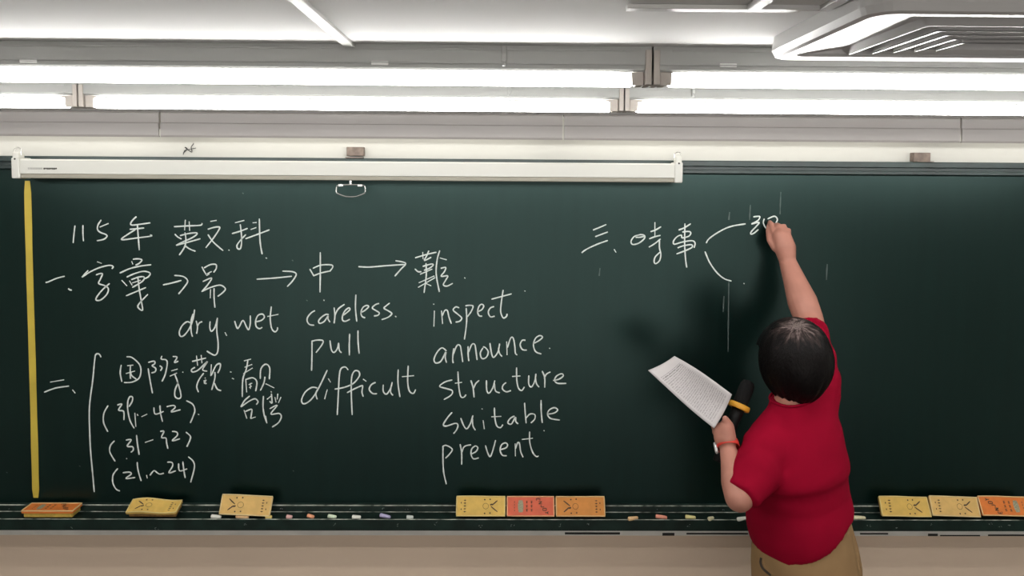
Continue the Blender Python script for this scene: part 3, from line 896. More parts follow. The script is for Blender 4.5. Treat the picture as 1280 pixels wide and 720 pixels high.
bm = bmesh.new()
extrude_profile(bm, [(-0.027, s_top - 0.006), (-0.030, s_top), (SY + 0.004, s_top), (SY, s_top - 0.004), (SY, s_mid), (SY + 0.004, s_mid - 0.001), (-0.027, s_mid - 0.001)], sl.x, sr.x)
spart('screen_case', bm, SCREEN_WHITE)
bm = bmesh.new()
extrude_profile(bm, [(SY + 0.004, s_mid - 0.0015), (SY + 0.004, s_bot + 0.002), (SY + 0.007, s_bot), (-0.032, s_bot), (-0.032, s_mid - 0.0015)], sl.x + 0.004, sr.x - 0.004)
spart('bottom_bar', bm, SCREEN_CREAM)
for (px, pt, side) in ((14.5, 189, -1), (853.5, 196, 1)):
    e = P(px, 205, SY)
    x0, x1 = sorted((e.x, e.x - side * 0.026))
    zt = s_top + 0.020
    bm = bmesh.new()
    # cap: a tall plate with a rounded hanging ear
    box(bm, x0, x1, SY - 0.004, -0.0265, s_bot - 0.001, s_top + 0.004, 0.004)
    xm = x0 + 0.013 if side < 0 else x1 - 0.013
    box(bm, xm - 0.010, xm + 0.010, SY - 0.002, SY + 0.030, s_top - 0.004, s_top + 0.022, 0.004)
    cap = spart('end_cap', bm, SCREEN_WHITE)
    bm = bmesh.new()
    tube_curve(bm, smooth_line([(xm + side * -0.012, SY + .01, s_top + 0.012), (xm + side * -0.010, SY + .01, s_top + 0.032), (xm + side * 0.004, SY + .01, s_top + 0.036), (xm + side * 0.010, SY + .01, s_top + 0.024)], 6), 0.0016)
    spart('hanging_hook', bm, CHROME, cap)
    bm = bmesh.new()
    ball(bm, Vector((xm, SY - 0.004, s_top)), 0.003, 10)
    spart('screw', bm, DARK_INK, cap)
hx = P(438, 239, SY + .03)
bm = bmesh.new()
q = lambda px, py: tuple(P(px, py, SY + .015))
tube_curve(bm, smooth_line([q(430, 231), q(422, 232), q(420.5, 236), q(421, 241), q(427, 244), q(434, 245.8), q(444, 245.8), q(450, 244), q(456, 241), q(456.5, 236), q(455, 232), q(446, 231), q(430, 231)], 4), 0.0021)
for xx in (426, 450):
    box(bm, q(xx - 3, 231)[0], q(xx + 3, 231)[0], SY + .0130, SY + .0170, q(438, 233.2)[2], q(438, 230.2)[2], 0.001)
box(bm, q(437, 231)[0], q(439.5, 231)[0], SY + .0140, SY + .0160, q(438, 231.6)[2], s_bot - 0.0003)
spart('pull_handle', bm, CHROME, scr, 'wire pull handle')
bm = bmesh.new()
zl = P(50, 210.7, SY).z
for k in range(9):
    xx = P(35, 211, SY).x + k * 0.0051
    box(bm, xx, xx + 0.0036, SY - 0.0005, SY + 0.001, zl - 0.003, zl + 0.003)
spart('case_print', bm, GREY_INK, scr, 'grey printed maker mark')
bm = bmesh.new()
for k in range(8):
    xx = P(54.5, 211, SY).x + k * 0.0053
    box(bm, xx, xx + 0.0043, SY - 0.0005, SY + 0.001, zl - 0.0028 + (0.001 if k % 3 == 1 else 0), zl + 0.0028)
spart('case_print', bm, DARK_INK, scr, 'black printed maker mark')

# twisted wire above the case
bm = bmesh.new()
wy = WY - 0.004
tube_curve(bm, smooth_line([P(229, 191.5, wy), P(234, 186, wy), P(231, 184, wy), P(236, 188, wy), P(240, 190, wy), P(239, 184, wy), P(241, 181, wy), P(242, 179, wy)], 5), 0.0014, 6)
tube_curve(bm, smooth_line([P(229, 193.5, wy), P(231, 188, wy), P(238, 186.5, wy), P(245, 185, wy)], 5), 0.0011, 6)
tag(link_mesh('twisted_wire', bm, WIRE), 'short twisted dark wire on the wall above the screen case', 'wire')

# ------------------------------------------------------------------ erasers on the tray
FELT = mat('eraser_felt', (0.30, 0.16, 0.05), 0.95, vary=0.4, scale=120)
FELT_RED = mat('eraser_felt_red', (0.22, 0.02, 0.02), 0.95, vary=0.4, scale=120)


def eraser(px0, px1, py_front, tilt, kind, label, w=None, roll=0.0, yaw=0.0, dent=0.0, felt=FELT, yfront=None, mirror=False, dz=0.0):
    """a felt block with a printed cloth cover; local x along it, y back, z up; origin at its front lower edge"""
    yf = -0.050 if yfront is None else yfront
    a, b = P(px0, py_front, yf), P(px1, py_front, yf)
    w = b.x - a.x - 0.003
    d, h = (0.062 if tilt > 40 else 0.055), 0.024
    t = empty('blackboard_eraser', (0.5 * (a.x + b.x), yf, z_ledge + 0.0008 + dz))
    tag(t, label, 'eraser', 'cloth covered erasers on the tray')
    t.rotation_euler = (math.radians(tilt), math.radians(roll), math.radians(yaw))
    # sideways bend of the worn block
    def bend(x, y, z):
        return (x, y, z + dent * 0.006 * math.cos(3.4 * x / w + 0.6) * (y / d) - dent * 0.004 * math.sin(7 * x / w) * (z / h))
    pal = {'yellow': ((0.72, 0.47, 0.11), (0.70, 0.55, 0.22)), 'orange': ((0.68, 0.27, 0.055), (0.72, 0.48, 0.22)),
           'red': ((0.72, 0.14, 0.07), (0.75, 0.42, 0.22)), 'tan': ((0.72, 0.46, 0.15), (0.70, 0.55, 0.28)), 'redorange': ((0.74, 0.20, 0.03), (0.72, 0.50, 0.24))}[kind]
    if kind not in ERASER_MATS:
        ERASER_MATS[kind] = (mat('cover_' + kind, pal[0], 0.7, vary=0.12, scale=40), mat('cover_edge_' + kind, pal[1], 0.75))
    cm, em = ERASER_MATS[kind]
    N = 14

    def grid_box(x0, x1, y0, y1, z0, z1):
        bm = bmesh.new()
        box(bm, x0, x1, y0, y1, z0, z1)
        bmesh.ops.bisect_plane  # kept simple: long edges are split below
        es = [e for e in bm.edges if abs(e.verts[0].co.x - e.verts[1].co.x) > 0.5 * (x1 - x0)]
        bmesh.ops.subdivide_edges(bm, edges=es, cuts=N, use_grid_fill=True)
        bmesh.ops.bevel(bm, geom=[e for e in bm.edges if e.calc_face_angle(0) > 1.2], offset=min(0.002, (z1 - z0) * 0.3), segments=2, affect='EDGES')
        for v in bm.verts: v.co = Vector(bend(*v.co))
        return bm
    link_mesh('felt_pad', grid_box(-w / 2 + .005, w / 2 - .005, 0.004, d - .003, 0.0, h * 0.72), felt, t)
    link_mesh('cloth_cover', grid_box(-w / 2, w / 2, 0.0, d, h * 0.60, h), cm, t)
    # rim piping
    bm = bmesh.new()
    rim = []
    for (x0, y0, x1, y1) in ((-1, 0, 1, 0), (1, 0, 1, 1), (1, 1, -1, 1), (-1, 1, -1, 0)):
        for k in range(10):
            s = k / 10
            rim.append(Vector(bend((x0 + (x1 - x0) * s) * (w / 2 - .001), 0.001 + (y0 + (y1 - y0) * s) * (d - .002), h)))
    rim.append(rim[0]); rim.append(rim[1])
    tube_curve(bm, rim, 0.0021, 6)
    link_mesh('piping', bm, em, t, True)
    # printed marks
    bms = [bmesh.new(), bmesh.new(), bmesh.new()]
    U = Vector((0, 0, 1))

    def mk(u0, v0, u1, v1, wd):
        uv = [(u0 + (u1 - u0) * k / 3, v0 + (v1 - v0) * k / 3) for k in range(4)]
        if mirror: uv = [(1 - a_, 1 - b_) for a_, b_ in uv]
        pts = [Vector(bend((a_ - 0.5) * w, b_ * d, h)) for a_, b_ in uv]
        mid = 0.5 * (u0 + u1)
        ribbon(bms[0 if mid < .36 and kind in ('red', 'redorange') else (1 if mid < .6 else 2)], pts, wd, U, 0.0008, 0.1)
    if kind in ('yellow', 'orange', 'tan') and label.find('orange face up') < 0:
        mk(.16, .78, .29, .52, .0035); mk(.16, .22, .27, .45, .0042); mk(.26, .40, .31, .44, .005)
        for (u, v) in ((.31, .84), (.42, .86), (.31, .16), (.42, .18)):
            mk(u - .015, v, u + .015, v, .004); mk(u, v - .04, u, v + .04, .002)
        for k in range(8):                                   # faint ring emblem
            a0, a1 = k * math.pi / 4, (k + 1) * math.pi / 4
            mk(.40 + .06 * math.cos(a0), .5 + .15 * math.sin(a0), .40 + .06 * math.cos(a1), .5 + .15 * math.sin(a1), .0012)
        for k in range(5):
            v = .22 + k * .14
            mk(.825, v - .035, .825, v + .035, .003); mk(.80, v, .85, v, .002)
        for v in (.34, .66):
            mk(.90, v - .04, .90, v + .04, .003)
    else:
        # ENJOY in slanted block letters, then two columns of small characters
        glyphs = {'E': [((1, 0), (0, 0), (0, 1), (1, 1)), ((0, .5), (.8, .5))], 'N': [((0, 0), (0, 1), (1, 0), (1, 1))], 'J': [((.9, 1), (.9, .2), (.5, 0), (.1, .2))],
                  'O': [((0, 0), (1, 0), (1, 1), (0, 1), (0, 0))], 'Y': [((0, 1), (.5, .5), (1, 1)), ((.5, .5), (.5, 0))]}
        for k, ch in enumerate('ENJOY'):
            # letters step down the short side of the cover
            cu, cv = .66 + k * .045, .84 - k * .165
            for st in glyphs[ch]:
                for (p0, p1) in zip(st, st[1:]):
                    # reading direction turned a quarter: letter x runs towards the front edge
                    mk(cu + (p0[1] - .5) * .075, cv - (p0[0] - .5) * .11, cu + (p1[1] - .5) * .075, cv - (p1[0] - .5) * .11, .0026)
        for u in (.52, .42):
            for k in range(3):
                v = .30 + k * .2
                mk(u - .022, v + .05, u + .022, v + .05, .0022); mk(u, v - .06, u, v + .06, .0018); mk(u - .02, v - .03, u + .02, v - .03, .0022)
        for k in range(4):
            mk(.16, .25 + k * .14, .16, .33 + k * .14, .002)
    for nm, bm in zip(('printed_text', 'printed_text' if kind in ('red', 'redorange') else 'printed_emblem', 'printed_word' if kind in ('red', 'redorange') else 'printed_text'), bms):
        if len(bm.verts): link_mesh(nm, bm, INKB, t)
    if kind in ('red', 'redorange'):
        bm = bmesh.new()
        for (u, ww) in ((.29, .018),):
            ribbon(bm, [Vector(bend((-1 if mirror else 1) * (u - .5) * w, v * d, h)) for v in (.2, .4, .6, .8)], ww, U, 0.0007, 0)
        link_mesh('label_patch', bm, mat('label_patch_grey', (0.42, 0.40, 0.26), 0.7, vary=0.5, scale=400), t)
    return t


ERASER_MATS = {}
INKB = mat('cover_ink', (0.07, 0.045, 0.025), 0.8)
eraser(26, 92, 648, 2, 'redorange', 'orange-topped yellow eraser lying flat at the far left below the yellow tape', yaw=0, felt=mat('eraser_felt_yellow', (0.55, 0.38, 0.07), 0.9, vary=0.2, scale=60), yfront=TY + 0.004, dz=0.0042)
eraser(158, 222, 647, 22, 'yellow', 'yellow eraser lying low on the tray, second from the left', dent=0.8, yfront=TY + 0.006, dz=0.0042)
eraser(276, 340, 647, 62, 'tan', 'tan eraser leaning tilted on the tray under the bracketed numbers', roll=2.5, dent=0.7, dz=0.002)
eraser(570, 632, 648, 62, 'yellow', 'mustard yellow eraser, left of the three standing together mid board', dent=0.8, mirror=True)
eraser(633, 693, 648, 63, 'red', 'red eraser printed ENJOY in the middle of three mid board', mirror=False)
eraser(694, 756, 648, 63, 'orange', 'orange eraser, right of the three standing together mid board', felt=FELT_RED, dent=-0.4)
eraser(1098, 1160, 650, 60, 'yellow', 'worn yellow eraser with a dented top, nearest the person on the right', roll=1, dent=1.0, mirror=True)
eraser(1160, 1221, 650, 63, 'tan', 'tan eraser between a yellow and a red-orange one at right', roll=2.0, dent=0.2, mirror=True, dz=0.002)
eraser(1223, 1288, 651, 55, 'redorange', 'red-orange eraser cut by the right picture edge', roll=1.0, dent=0.4, mirror=True)

# ------------------------------------------------------------------ chalk sticks on the tray
CK = {'white': (0.80, 0.80, 0.72), 'cream': (0.78, 0.72, 0.48), 'peach': (0.85, 0.56, 0.30), 'yellow': (0.80, 0.62, 0.22), 'pink': (0.75, 0.45, 0.42), 'orange': (0.85, 0.38, 0.22),
      'mint': (0.66, 0.76, 0.58), 'lilac': (0.46, 0.42, 0.62), 'pale grey': (0.62, 0.66, 0.62), 'coral': (0.82, 0.34, 0.24), 'lemon': (0.78, 0.70, 0.32)}
CKM = {k: mat('chalk_' + k.replace(' ', '_'), v, 0.95, spec=0.1, vary=0.1, scale=120) for k, v in CK.items()}
sticks = [(264, 645.5, 274, 649.5, 'white', 'white chalk stub left of the tan leaning eraser corner'),
          (295, 645.5, 309, 649.5, 'peach', 'peach chalk stick lying under the tan leaning eraser'),
          (332, 646, 338, 649.5, 'yellow', 'tiny yellow chalk stub at the tan eraser right foot'),
          (358, 646, 364, 649, 'pink', 'tiny pink chalk stub right of the tan leaning eraser'),
          (384.5, 644.5, 391, 649.5, 'orange', 'short orange chalk stub, below the word pull'),
          (410, 645, 419, 649.5, 'mint', 'short mint chalk stick next to the orange stub'),
          (440, 646.5, 450, 649.5, 'white', 'short whitish chalk stick between the mint and lilac ones'),
          (475, 644, 487, 650, 'lilac', 'lilac chalk stick on the tray'),
          (508, 646.8, 516, 650, 'pale grey', 'pale grey chalk stub right of the lilac stick'),
          (785.5, 648.8, 799, 651.5, 'peach', 'salmon chalk stick right of the three standing erasers'),
          (819.5, 645.5, 836, 651.5, 'coral', 'coral red chalk stick, longest on the right half'),
          (856.5, 646, 872, 651.5, 'lemon', 'yellow chalk stick right of the coral one'),
          (886, 649, 894, 651.5, 'cream', 'short cream chalk stub right of the yellow stick'),
          (922, 649.5, 936, 651.5, 'white', 'white chalk stick partly hidden by the red shirt'),
          (1066, 647, 1086, 651.5, 'cream', 'cream chalk stick emerging right of the khaki trousers')]
for (ax, ay, bx, by, c, lbl) in sticks:
    r0, r1 = 0.0068, 0.0050
    a = PZ(ax, ay, z_ledge + r0); b = PZ(bx, by, z_ledge + r1)
    a.y = min(a.y, -0.026); b.y = max(b.y, TY + 0.012)
    a.z = z_ledge + r0 + 0.0006; b.z = z_ledge + r1 + 0.0006
    d = (b - a).normalized()
    fa, fb = frame_of(d)
    bm = bmesh.new()
    ln = (b - a).length
    rings = []
    for (s, r) in ((0, 0.62), (0.05, 0.95), (0.12, 1.0), (0.5, 0.92), (0.85, 0.80), (0.96, 0.7), (1.0, 0.40)):
        rings.append([d * (s * ln) + fa * (r0 * r * math.cos(2 * math.pi * k / 14)) + fb * (r0 * r * math.sin(2 * math.pi * k / 14)) for k in range(14)])
    loft(bm, rings)
    o = link_mesh('chalk_stick', bm, CKM[c], None, True, a)
    tag(o, lbl, 'chalk', 'loose chalk on the tray')

# ------------------------------------------------------------------ the person
TH = math.radians(30)
F = Vector((-math.sin(TH), math.cos(TH), 0)); LF = Vector((-math.cos(TH), -math.sin(TH), 0)); UP = Vector((0, 0, 1))
hips_c = P(1006, 715, -0.40)
person = empty('person', (hips_c.x, -0.40, 0))
tag(person, 'person in a crimson short-sleeved shirt and khaki trousers writing on the board, back turned', 'person')
PO = -Vector(person.location)


def rel(me):
    me.transform(Matrix.Translation(PO))
    return me


head_c = P(993, 449.5, -0.42)
HT = math.radians(14)
HF = Vector((-math.sin(HT), math.cos(HT), -0.10)).normalized()
HL = Vector((-math.cos(HT), -math.sin(HT), 0)); HU = HL.cross(HF) * -1
if HU.z < 0: HU = -HU
HM = Matrix((HL, HF, HU)).transposed().to_4x4()
neck = P(990, 508, -0.42)
shR, shL = P(1021, 487, -0.36), P(964, 556, -0.44)
elR, elL = P(1011, 399, -0.20), P(924, 622, -0.55)
wrR, wrL = P(984.5, 327, -0.085), P(909.5, 559, -0.44)


def lerp(a, b, t): return a + (b - a) * t


def oval(c, a, b, tilt, fx=0.0, n=32, pw=2.3):
    """a body ring: a sideways, b front to back; tilt lifts its right side; fx shifts it forward"""
    rt = (-LF * math.cos(tilt) + UP * math.sin(tilt))
    out = []
    for k in range(n):
        t = 2 * math.pi * k / n
        cx = math.copysign(abs(math.cos(t)) ** (2 / pw), math.cos(t)); sy = math.copysign(abs(math.sin(t)) ** (2 / pw), math.sin(t))
        out.append(c + rt * (a * cx) + F * (b * sy + fx))
    return out


D2 = math.radians
torso = [(P(990, 488, -.42), .052, .052, 8), (P(991, 494, -.42), .060, .056, 12), (P(993, 515, -.42), .088, .068, 22), (P(994, 530, -.42), .125, .088, 27), (P(993, 552, -.42), .146, .108, 24),
         (P(996, 578, -.42), .142, .118, 18), (P(998, 600, -.41), .139, .124, 15), (P(998, 613, -.41), .132, .121, 14), (P(997, 626, -.41), .139, .130, 18),
         (P(998, 639, -.41), .145, .136, 26), (P(1000, 651, -.41), .146, .138, 34)]

# --- body: one continuous skin
bm = bmesh.new()
loft(bm, [oval(c, max(a - .022, .03), max(b - .022, .03), D2(t)) for c, a, b, t in torso])
hipz = P(1006, 700, -.40).z
leg_x = 0.075
pel = Vector((hips_c.x, -.40, hipz))
loft(bm, [oval(torso[-1][0], .120, .110, D2(8)), oval(pel, .125, .115, 0), oval(pel - UP * .09, .115, .105, 0)])
for s in (1, -1):
    hp = pel + LF * (leg_x * s) - UP * .06
    kn = Vector((hp.x, hp.y, 0.46)) + F * .02
    an = Vector((hp.x, hp.y, 0.085)) - F * .01 + LF * (.01 * s)
    chain(bm, [hp, kn, lerp(kn, an, .3) - F * .01, an], [.075, .050, .048, .034])
    chain(bm, [an - UP * .045 - F * .02, an - UP * .055 + F * .10], [.030, .026])
chain(bm, [neck - UP * .03, head_c - UP * .04 - HF * .01], [.052, .050])
# head
ball(bm, head_c + HU * .012 - HF * .004, (.070, .086, .088), 24, HM)
ball(bm, head_c - HU * .038 + HF * .026, (.056, .058, .068), 24, HM)
ball(bm, head_c - HU * .094 + HF * .056, (.022, .018, .016), 16, HM)
chain(bm, [head_c + HF * .080 + HU * .006, head_c + HF * .096 - HU * .030, ], [.008, .0125])
for s in (1, -1):
    ball(bm, head_c + HF * .090 - HU * .033 + HL * (.009 * s), .008, 12)
    ball(bm, head_c + HL * (.074 * s) - HU * .010 - HF * .006, (.010, .018, .030), 16, HM)
    ball(bm, head_c + HF * .074 + HU * .016 + HL * (.030 * s), (.022, .010, .008), 12, HM)
    ball(bm, head_c + HF * .060 - HU * .030 + HL * (.038 * s), .022, 12)
ball(bm, head_c + HF * .080 - HU * .060, (.022, .008, .009), 12, HM)
# arms
chain(bm, [shR, lerp(shR, elR, .5), elR, lerp(elR, wrR, .30), lerp(elR, wrR, .72), wrR], [.056, .050, .0425, .0445, .033, .0265])
chain(bm, [shL, lerp(shL, elL, .5), elL, lerp(elL, wrL, .30), lerp(elL, wrL, .72), wrL], [.056, .048, .037, .038, .027, .0225])
# right hand: palm, thumb and four fingers closed on a stub of chalk
hb = [P(976, 305, -.080), P(984, 308, -.085), P(978, 316, -.085)]
chain(bm, [wrR, P(979, 309, -.082), P(975, 295, -.072)], [.0255, .029, .024])
chain(bm, [wrR, P(984, 309, -.084), P(981, 296, -.076)], [.0255, .027, .021])


def finger(pts, r):
    pts = [P(*p) for p in pts]
    chain(bm, pts, r, seg=12)


finger([(970, 296, -.066), (966.5, 287, -.054), (963.5, 279.5, -.034), (962.2, 277.5, -.018)], [.0104, .0094, .0084, .0072])          # index
finger([(975, 291, -.070), (973.5, 282.5, -.060), (971, 281, -.036), (967, 285, -.020)], [.0098, .0090, .0082, .0074])               # middle
finger([(980, 291, -.074), (980, 283, -.066), (977.5, 283, -.040), (972.5, 288, -.026)], [.0096, .0088, .0080, .0070])               # ring
finger([(985, 295, -.078), (986, 288, -.070), (984, 288, -.046), (979, 293, -.034)], [.0088, .0080, .0074, .0066])                   # little
finger([(969, 310, -.074), (962.5, 300, -.058), (960.8, 289, -.036), (961.2, 281.5, -.022)], [.0125, .0110, .0095, .0080])           # thumb
# left hand: fist round the microphone, thumb up on the sheet
m_lo, m_hi = P(905, 556, -.405), P(936.5, 476, -.36)
mdir = (m_hi - m_lo).normalized()
grip = P(905, 541, -.415)
chain(bm, [wrL, P(908, 547, -.440), P(908, 534, -.440)], [.0220, .0270, .0215])
chain(bm, [wrL, P(903, 548, -.436), P(900, 537, -.430)], [.0220, .0230, .0190])
finger([(913, 540, -.440), (910.5, 530, -.446), (906.5, 523.5, -.449)], [.0125, .0115, .0092])                                        # thumb
for k, (py, rr) in enumerate(((531.5, .0088), (538.3, .0090), (545, .0086), (551.3, .0077))):
    # knuckle on the back of the hand, bend at the left, tip curled behind the grip
    finger([(898 + k * 1.0, py + 2, -.428), (892.2 + k * 1.6, py + 1.5, -.408), (895 + k * 1.4, py + 1.0, -.382), (905 + k * 0.6, py - 1, -.374)], [rr, rr, rr * .92, rr * .8])
me = rel(remeshed(bm, 0.0034, 5, 0.45))
body = link_data('body', me, SKIN, person)

# --- shirt
bm = bmesh.new()
loft(bm, [oval(c, a, b, D2(t)) for c, a, b, t in torso[1:]])
chain(bm, [lerp(torso[4][0], shR, .55), shR, lerp(shR, elR, .5), lerp(shR, elR, .93)], [.083, .068, .060, .049], ends=(True, False))
chain(bm, [P(1000, 520, -.42), shR + UP * .0], [.060, .068])
chain(bm, [lerp(torso[4][0], shL, .45), shL, lerp(shL, elL, .5), lerp(shL, elL, .98)], [.080, .072, .0640, .050], ends=(True, False))
chain(bm, [P(978, 522, -.42), shL + UP * .01], [.050, .064])
me = remeshed(bm, 0.0055, 9, 0.5)
c_arm = shL
for v in me.vertices:
    p = v.co; n = v.normal
    low = max(0, min(1, (torso[6][0].z - p.z) / .12))
    w = noise.noise(Vector((p.x * 13 + p.z * 4, p.y * 13, p.z * 5))) * .0035
    # folds hanging from the raised right side, and the roll across the back
    dR = (p - torso[9][0]).dot(-LF)
    dz = p.z - (torso[7][0].z + (p - torso[7][0]).dot(-LF) * .16 + .040)
    w += 0.0080 * low * max(0, min(1, -dz / .06)) * max(0, dR / .12) * math.sin(dR * 75 + p.z * 9)
    w -= 0.0085 * math.exp(-(dz / .018) ** 2) * (1 if (p - torso[7][0]).dot(F) < 0.05 else 0)
    w += 0.0040 * math.exp(-((dz - .035) / .028) ** 2)
    # creases at the sleeves
    for (q0, q1) in ((shL, elL), (shR, elR)):
        ax = (q1 - q0).normalized(); t = (p - q0).dot(ax); rr = ((p - q0) - ax * t).length
        if -.02 < t < .24 and rr < .085:
            w += .0028 * math.sin(t * 70 + noise.noise(p * 12) * 3)
    v.co = p + n * w
me.update()
bm = bmesh.new(); bm.from_mesh(me)
for _ in range(4):
    bmesh.ops.smooth_vert(bm, verts=bm.verts, factor=0.5, use_axis_x=True, use_axis_y=True, use_axis_z=True)
bm.to_mesh(me); bm.free()
shirt = link_data('shirt', rel(me), SHIRT, person)
# neck band
bm = bmesh.new()
c0, a0, b0, t0 = torso[1]
rg = oval(c0 - UP * .002, .0605, .0570, D2(14), n=28)
tube_curve(bm, rg + rg[:2], .0034, 8)
bmesh.ops.translate(bm, vec=PO, verts=bm.verts)
link_mesh('collar_band', bm, SHIRT, shirt, True)

# --- trousers
bm = bmesh.new()
hipr = [(P(1003, 650, -.41), .126, .118, 8), (P(1005, 680, -.405), .138, .132, 6), (P(1007, 705, -.40), .143, .140, 3), (P(1007, 735, -.40), .143, .138, 0), (P(1007, 765, -.40), .132, .122, 0)]
loft(bm, [oval(c, a, b, D2(t)) for c, a, b, t in hipr])
for s in (1, -1):
    hp = hipr[3][0] + LF * (.068 * s)
    kn = Vector((hp.x, hp.y, .46)) + F * .02 + LF * (.004 * s)
    an = Vector((hp.x, hp.y, .065)) - F * .008 + LF * (.014 * s)
    chain(bm, [hp, lerp(hp, kn, .5), kn, lerp(kn, an, .5), an], [.088, .080, .068, .064, .062], ends=(True, False))
me = remeshed(bm, 0.006, 8, 0.5)
for v in me.vertices:
    p = v.co
    s = (p - hipr[2][0])
    w = noise.noise(Vector((p.x * 16, p.y * 16, p.z * 6))) * .003
    dr = s.dot(-LF) - .070
    if s.dot(F) < .03: w -= .011 * math.exp(-((dr + s.z * .10) / .011) ** 2)
    v.co = p + v.normal * w
me.update()
bm = bmesh.new(); bm.from_mesh(me)
for _ in range(3):
    bmesh.ops.smooth_vert(bm, verts=bm.verts, factor=0.5, use_axis_x=True, use_axis_y=True, use_axis_z=True)
bm.to_mesh(me); bm.free()
trousers = link_data('trousers', rel(me), TROUSER, person)
# slanted back pocket on the left
from mathutils.bvhtree import BVHTree
dgm = trousers.data
bv = BVHTree.FromPolygons([v.co - PO for v in dgm.vertices], [tuple(p.vertices) for p in dgm.polygons])


def on_cloth(px, py, lift=0.001):
    d = ray(px, py)
    h = bv.ray_cast(CAM, d)
    return (h[0] + h[1] * lift) if h[0] else P(px, py, -.5)


bm = bmesh.new()
pp = [(952, 697), (951.5, 703), (954, 710), (959, 715), (964, 719)]
nn = ray(958, 708) * -1
ribbon(bm, smooth_line([on_cloth(*q_, .0015) for q_ in pp], 4), .008, nn, .0015, .2)
bmesh.ops.translate(bm, vec=PO, verts=bm.verts)
pk = link_mesh('pocket_opening', bm, POCKET_IN, trousers)
bm = bmesh.new()
tube_curve(bm, smooth_line([on_cloth(a_ + 3.0, b_ - .5, .001) for a_, b_ in pp], 4), .0022, 6)
bmesh.ops.translate(bm, vec=PO, verts=bm.verts)
link_mesh('pocket_welt', bm, TROUSER, trousers, True)

# --- shoes
for s in (1, -1):
    base = hipr[3][0] + LF * (.068 * s)
    an = Vector((base.x, base.y, 0)) + LF * (.012 * s)
    bm = bmesh.new()
    chain(bm, [an - F * .045 + UP * .048, an + F * .03 + UP * .055, an + F * .11 + UP * .042, an + F * .155 + UP * .036], [.040, .045, .040, .030])
    me = remeshed(bm, .006, 5)
    for v in me.vertices: v.co.z = max(v.co.z, .016)
    so = link_data('shoe', rel(me), SHOE, person)
    bm = bmesh.new()
    out = []
    for k in range(24):
        t = 2 * math.pi * k / 24
        out.append(an + F * (.052 + .128 * math.cos(t)) + LF * (.045 * math.sin(t) * (1 + .08 * math.cos(t))))
    loft(bm, [[p_ + UP * .0006 for p_ in out], [p_ + UP * .018 for p_ in out]])
    bmesh.ops.translate(bm, vec=PO, verts=bm.verts)
    link_mesh('sole', bm, SOLE, so)

# --- hair: a full short bob, open in front of the face
bm = bmesh.new()
bmesh.ops.create_uvsphere(bm, u_segments=72, v_segments=48, radius=1.0)
for v in bm.verts:
    u = v.co.copy()                                    # x: left, y: front, z: up
    ang = math.atan2(u.x, -u.y)
    wx, wy_, wz = .0970, .108, .117
    p = Vector((u.x * wx, u.y * wy_, u.z * wz))
    if u.z > 0:                                        # fuller, squarer top
        p.x *= 1 + .05 * u.z; p.y *= 1 + .03 * u.z
    else:
        p.x *= 1 - .16 * (-u.z) ** 1.5
        p.z *= 1.055
    # cut off at the nape
    zmin = -.127
    if p.z < zmin: p.z = zmin + (p.z - zmin) * .15
    # strands
    st = noise.noise(Vector((math.cos(ang) * 9, math.sin(ang) * 9, u.z * 1.2))) * .0042 * min(1, (1 - u.z) * 1.4)
    st += noise.noise(Vector((math.cos(ang) * 26, math.sin(ang) * 26, u.z * 1.0))) * .0016
    p += u.normalized() * st
    # face opening
    if u.y > .30 and p.z < .038:
        k = min(1, (u.y - .30) / .25) * min(1, (.038 - p.z) / .02)
        p.y = p.y * (1 - k) + min(p.y, .012) * k
        p.x *= 1 - .25 * k
    v.co = HM @ p + head_c
bmesh.ops.translate(bm, vec=PO, verts=bm.verts)
crown_w = P(997, 409, -0.42 - .045) + PO
link_mesh('hair', bm, hair_material(tuple(crown_w)), person, True)
# eyes and lips
for s in (1, -1):
    c = head_c + HF * .0715 + HU * .004 + HL * (.030 * s)
    bm = bmesh.new(); ball(bm, c, .0105, 16); bmesh.ops.translate(bm, vec=PO, verts=bm.verts)
    e = link_mesh('eye', bm, EYE_WHITE, person, True)
    bm = bmesh.new(); ball(bm, c + HF * .0075, .0052, 12); bmesh.ops.translate(bm, vec=PO, verts=bm.verts)
    link_mesh('iris', bm, EYE_DARK, e, True)
bm = bmesh.new(); ball(bm, head_c + HF * .0845 - HU * .060, (.021, .006, .0065), 14, HM); bmesh.ops.translate(bm, vec=PO, verts=bm.verts)
link_mesh('lips', bm, LIP, person, True)
# wristwatch
fa = (lerp(wrL, elL, 0.0) - lerp(wrL, elL, .12)).normalized()
wc = P(909.5, 556, -.441)
a_, b_ = frame_of(fa)
bm = bmesh.new()
rings = []
for (o_, r_) in ((-.010, .0292), (-.010, .0312), (.009, .0302), (.009, .0282)):
    rings.append([wc + fa * o_ + (a_ * math.cos(2 * math.pi * k / 28) + b_ * math.sin(2 * math.pi * k / 28)) * r_ for k in range(28)])
rings.append(rings[0])
loft(bm, rings, cap=False)
bmesh.ops.translate(bm, vec=PO, verts=bm.verts)
wb = link_mesh('watch_band', bm, WATCH_RED, person, True); wb['label'] = 'red watch band'
side = (P(897.5, 561, -.441) - wc); side -= fa * side.dot(fa); side.normalize()
bm = bmesh.new()
cc = wc + side * .0315 - fa * .004
up_ = side.cross(fa)
ring = lambda r_, o_: [cc + side * o_ + (fa * math.cos(2 * math.pi * k / 24) * 1.15 + up_ * math.sin(2 * math.pi * k / 24)) * r_ for k in range(24)]
loft(bm, [ring(.013, -.003), ring(.0145, .0), ring(.0145, .003), ring(.012, .0055)])
bmesh.ops.translate(bm, vec=PO, verts=bm.verts)
wcs = link_mesh('watch_case', bm, WATCH_CASE, wb, True); wcs['label'] = 'silver watch case'

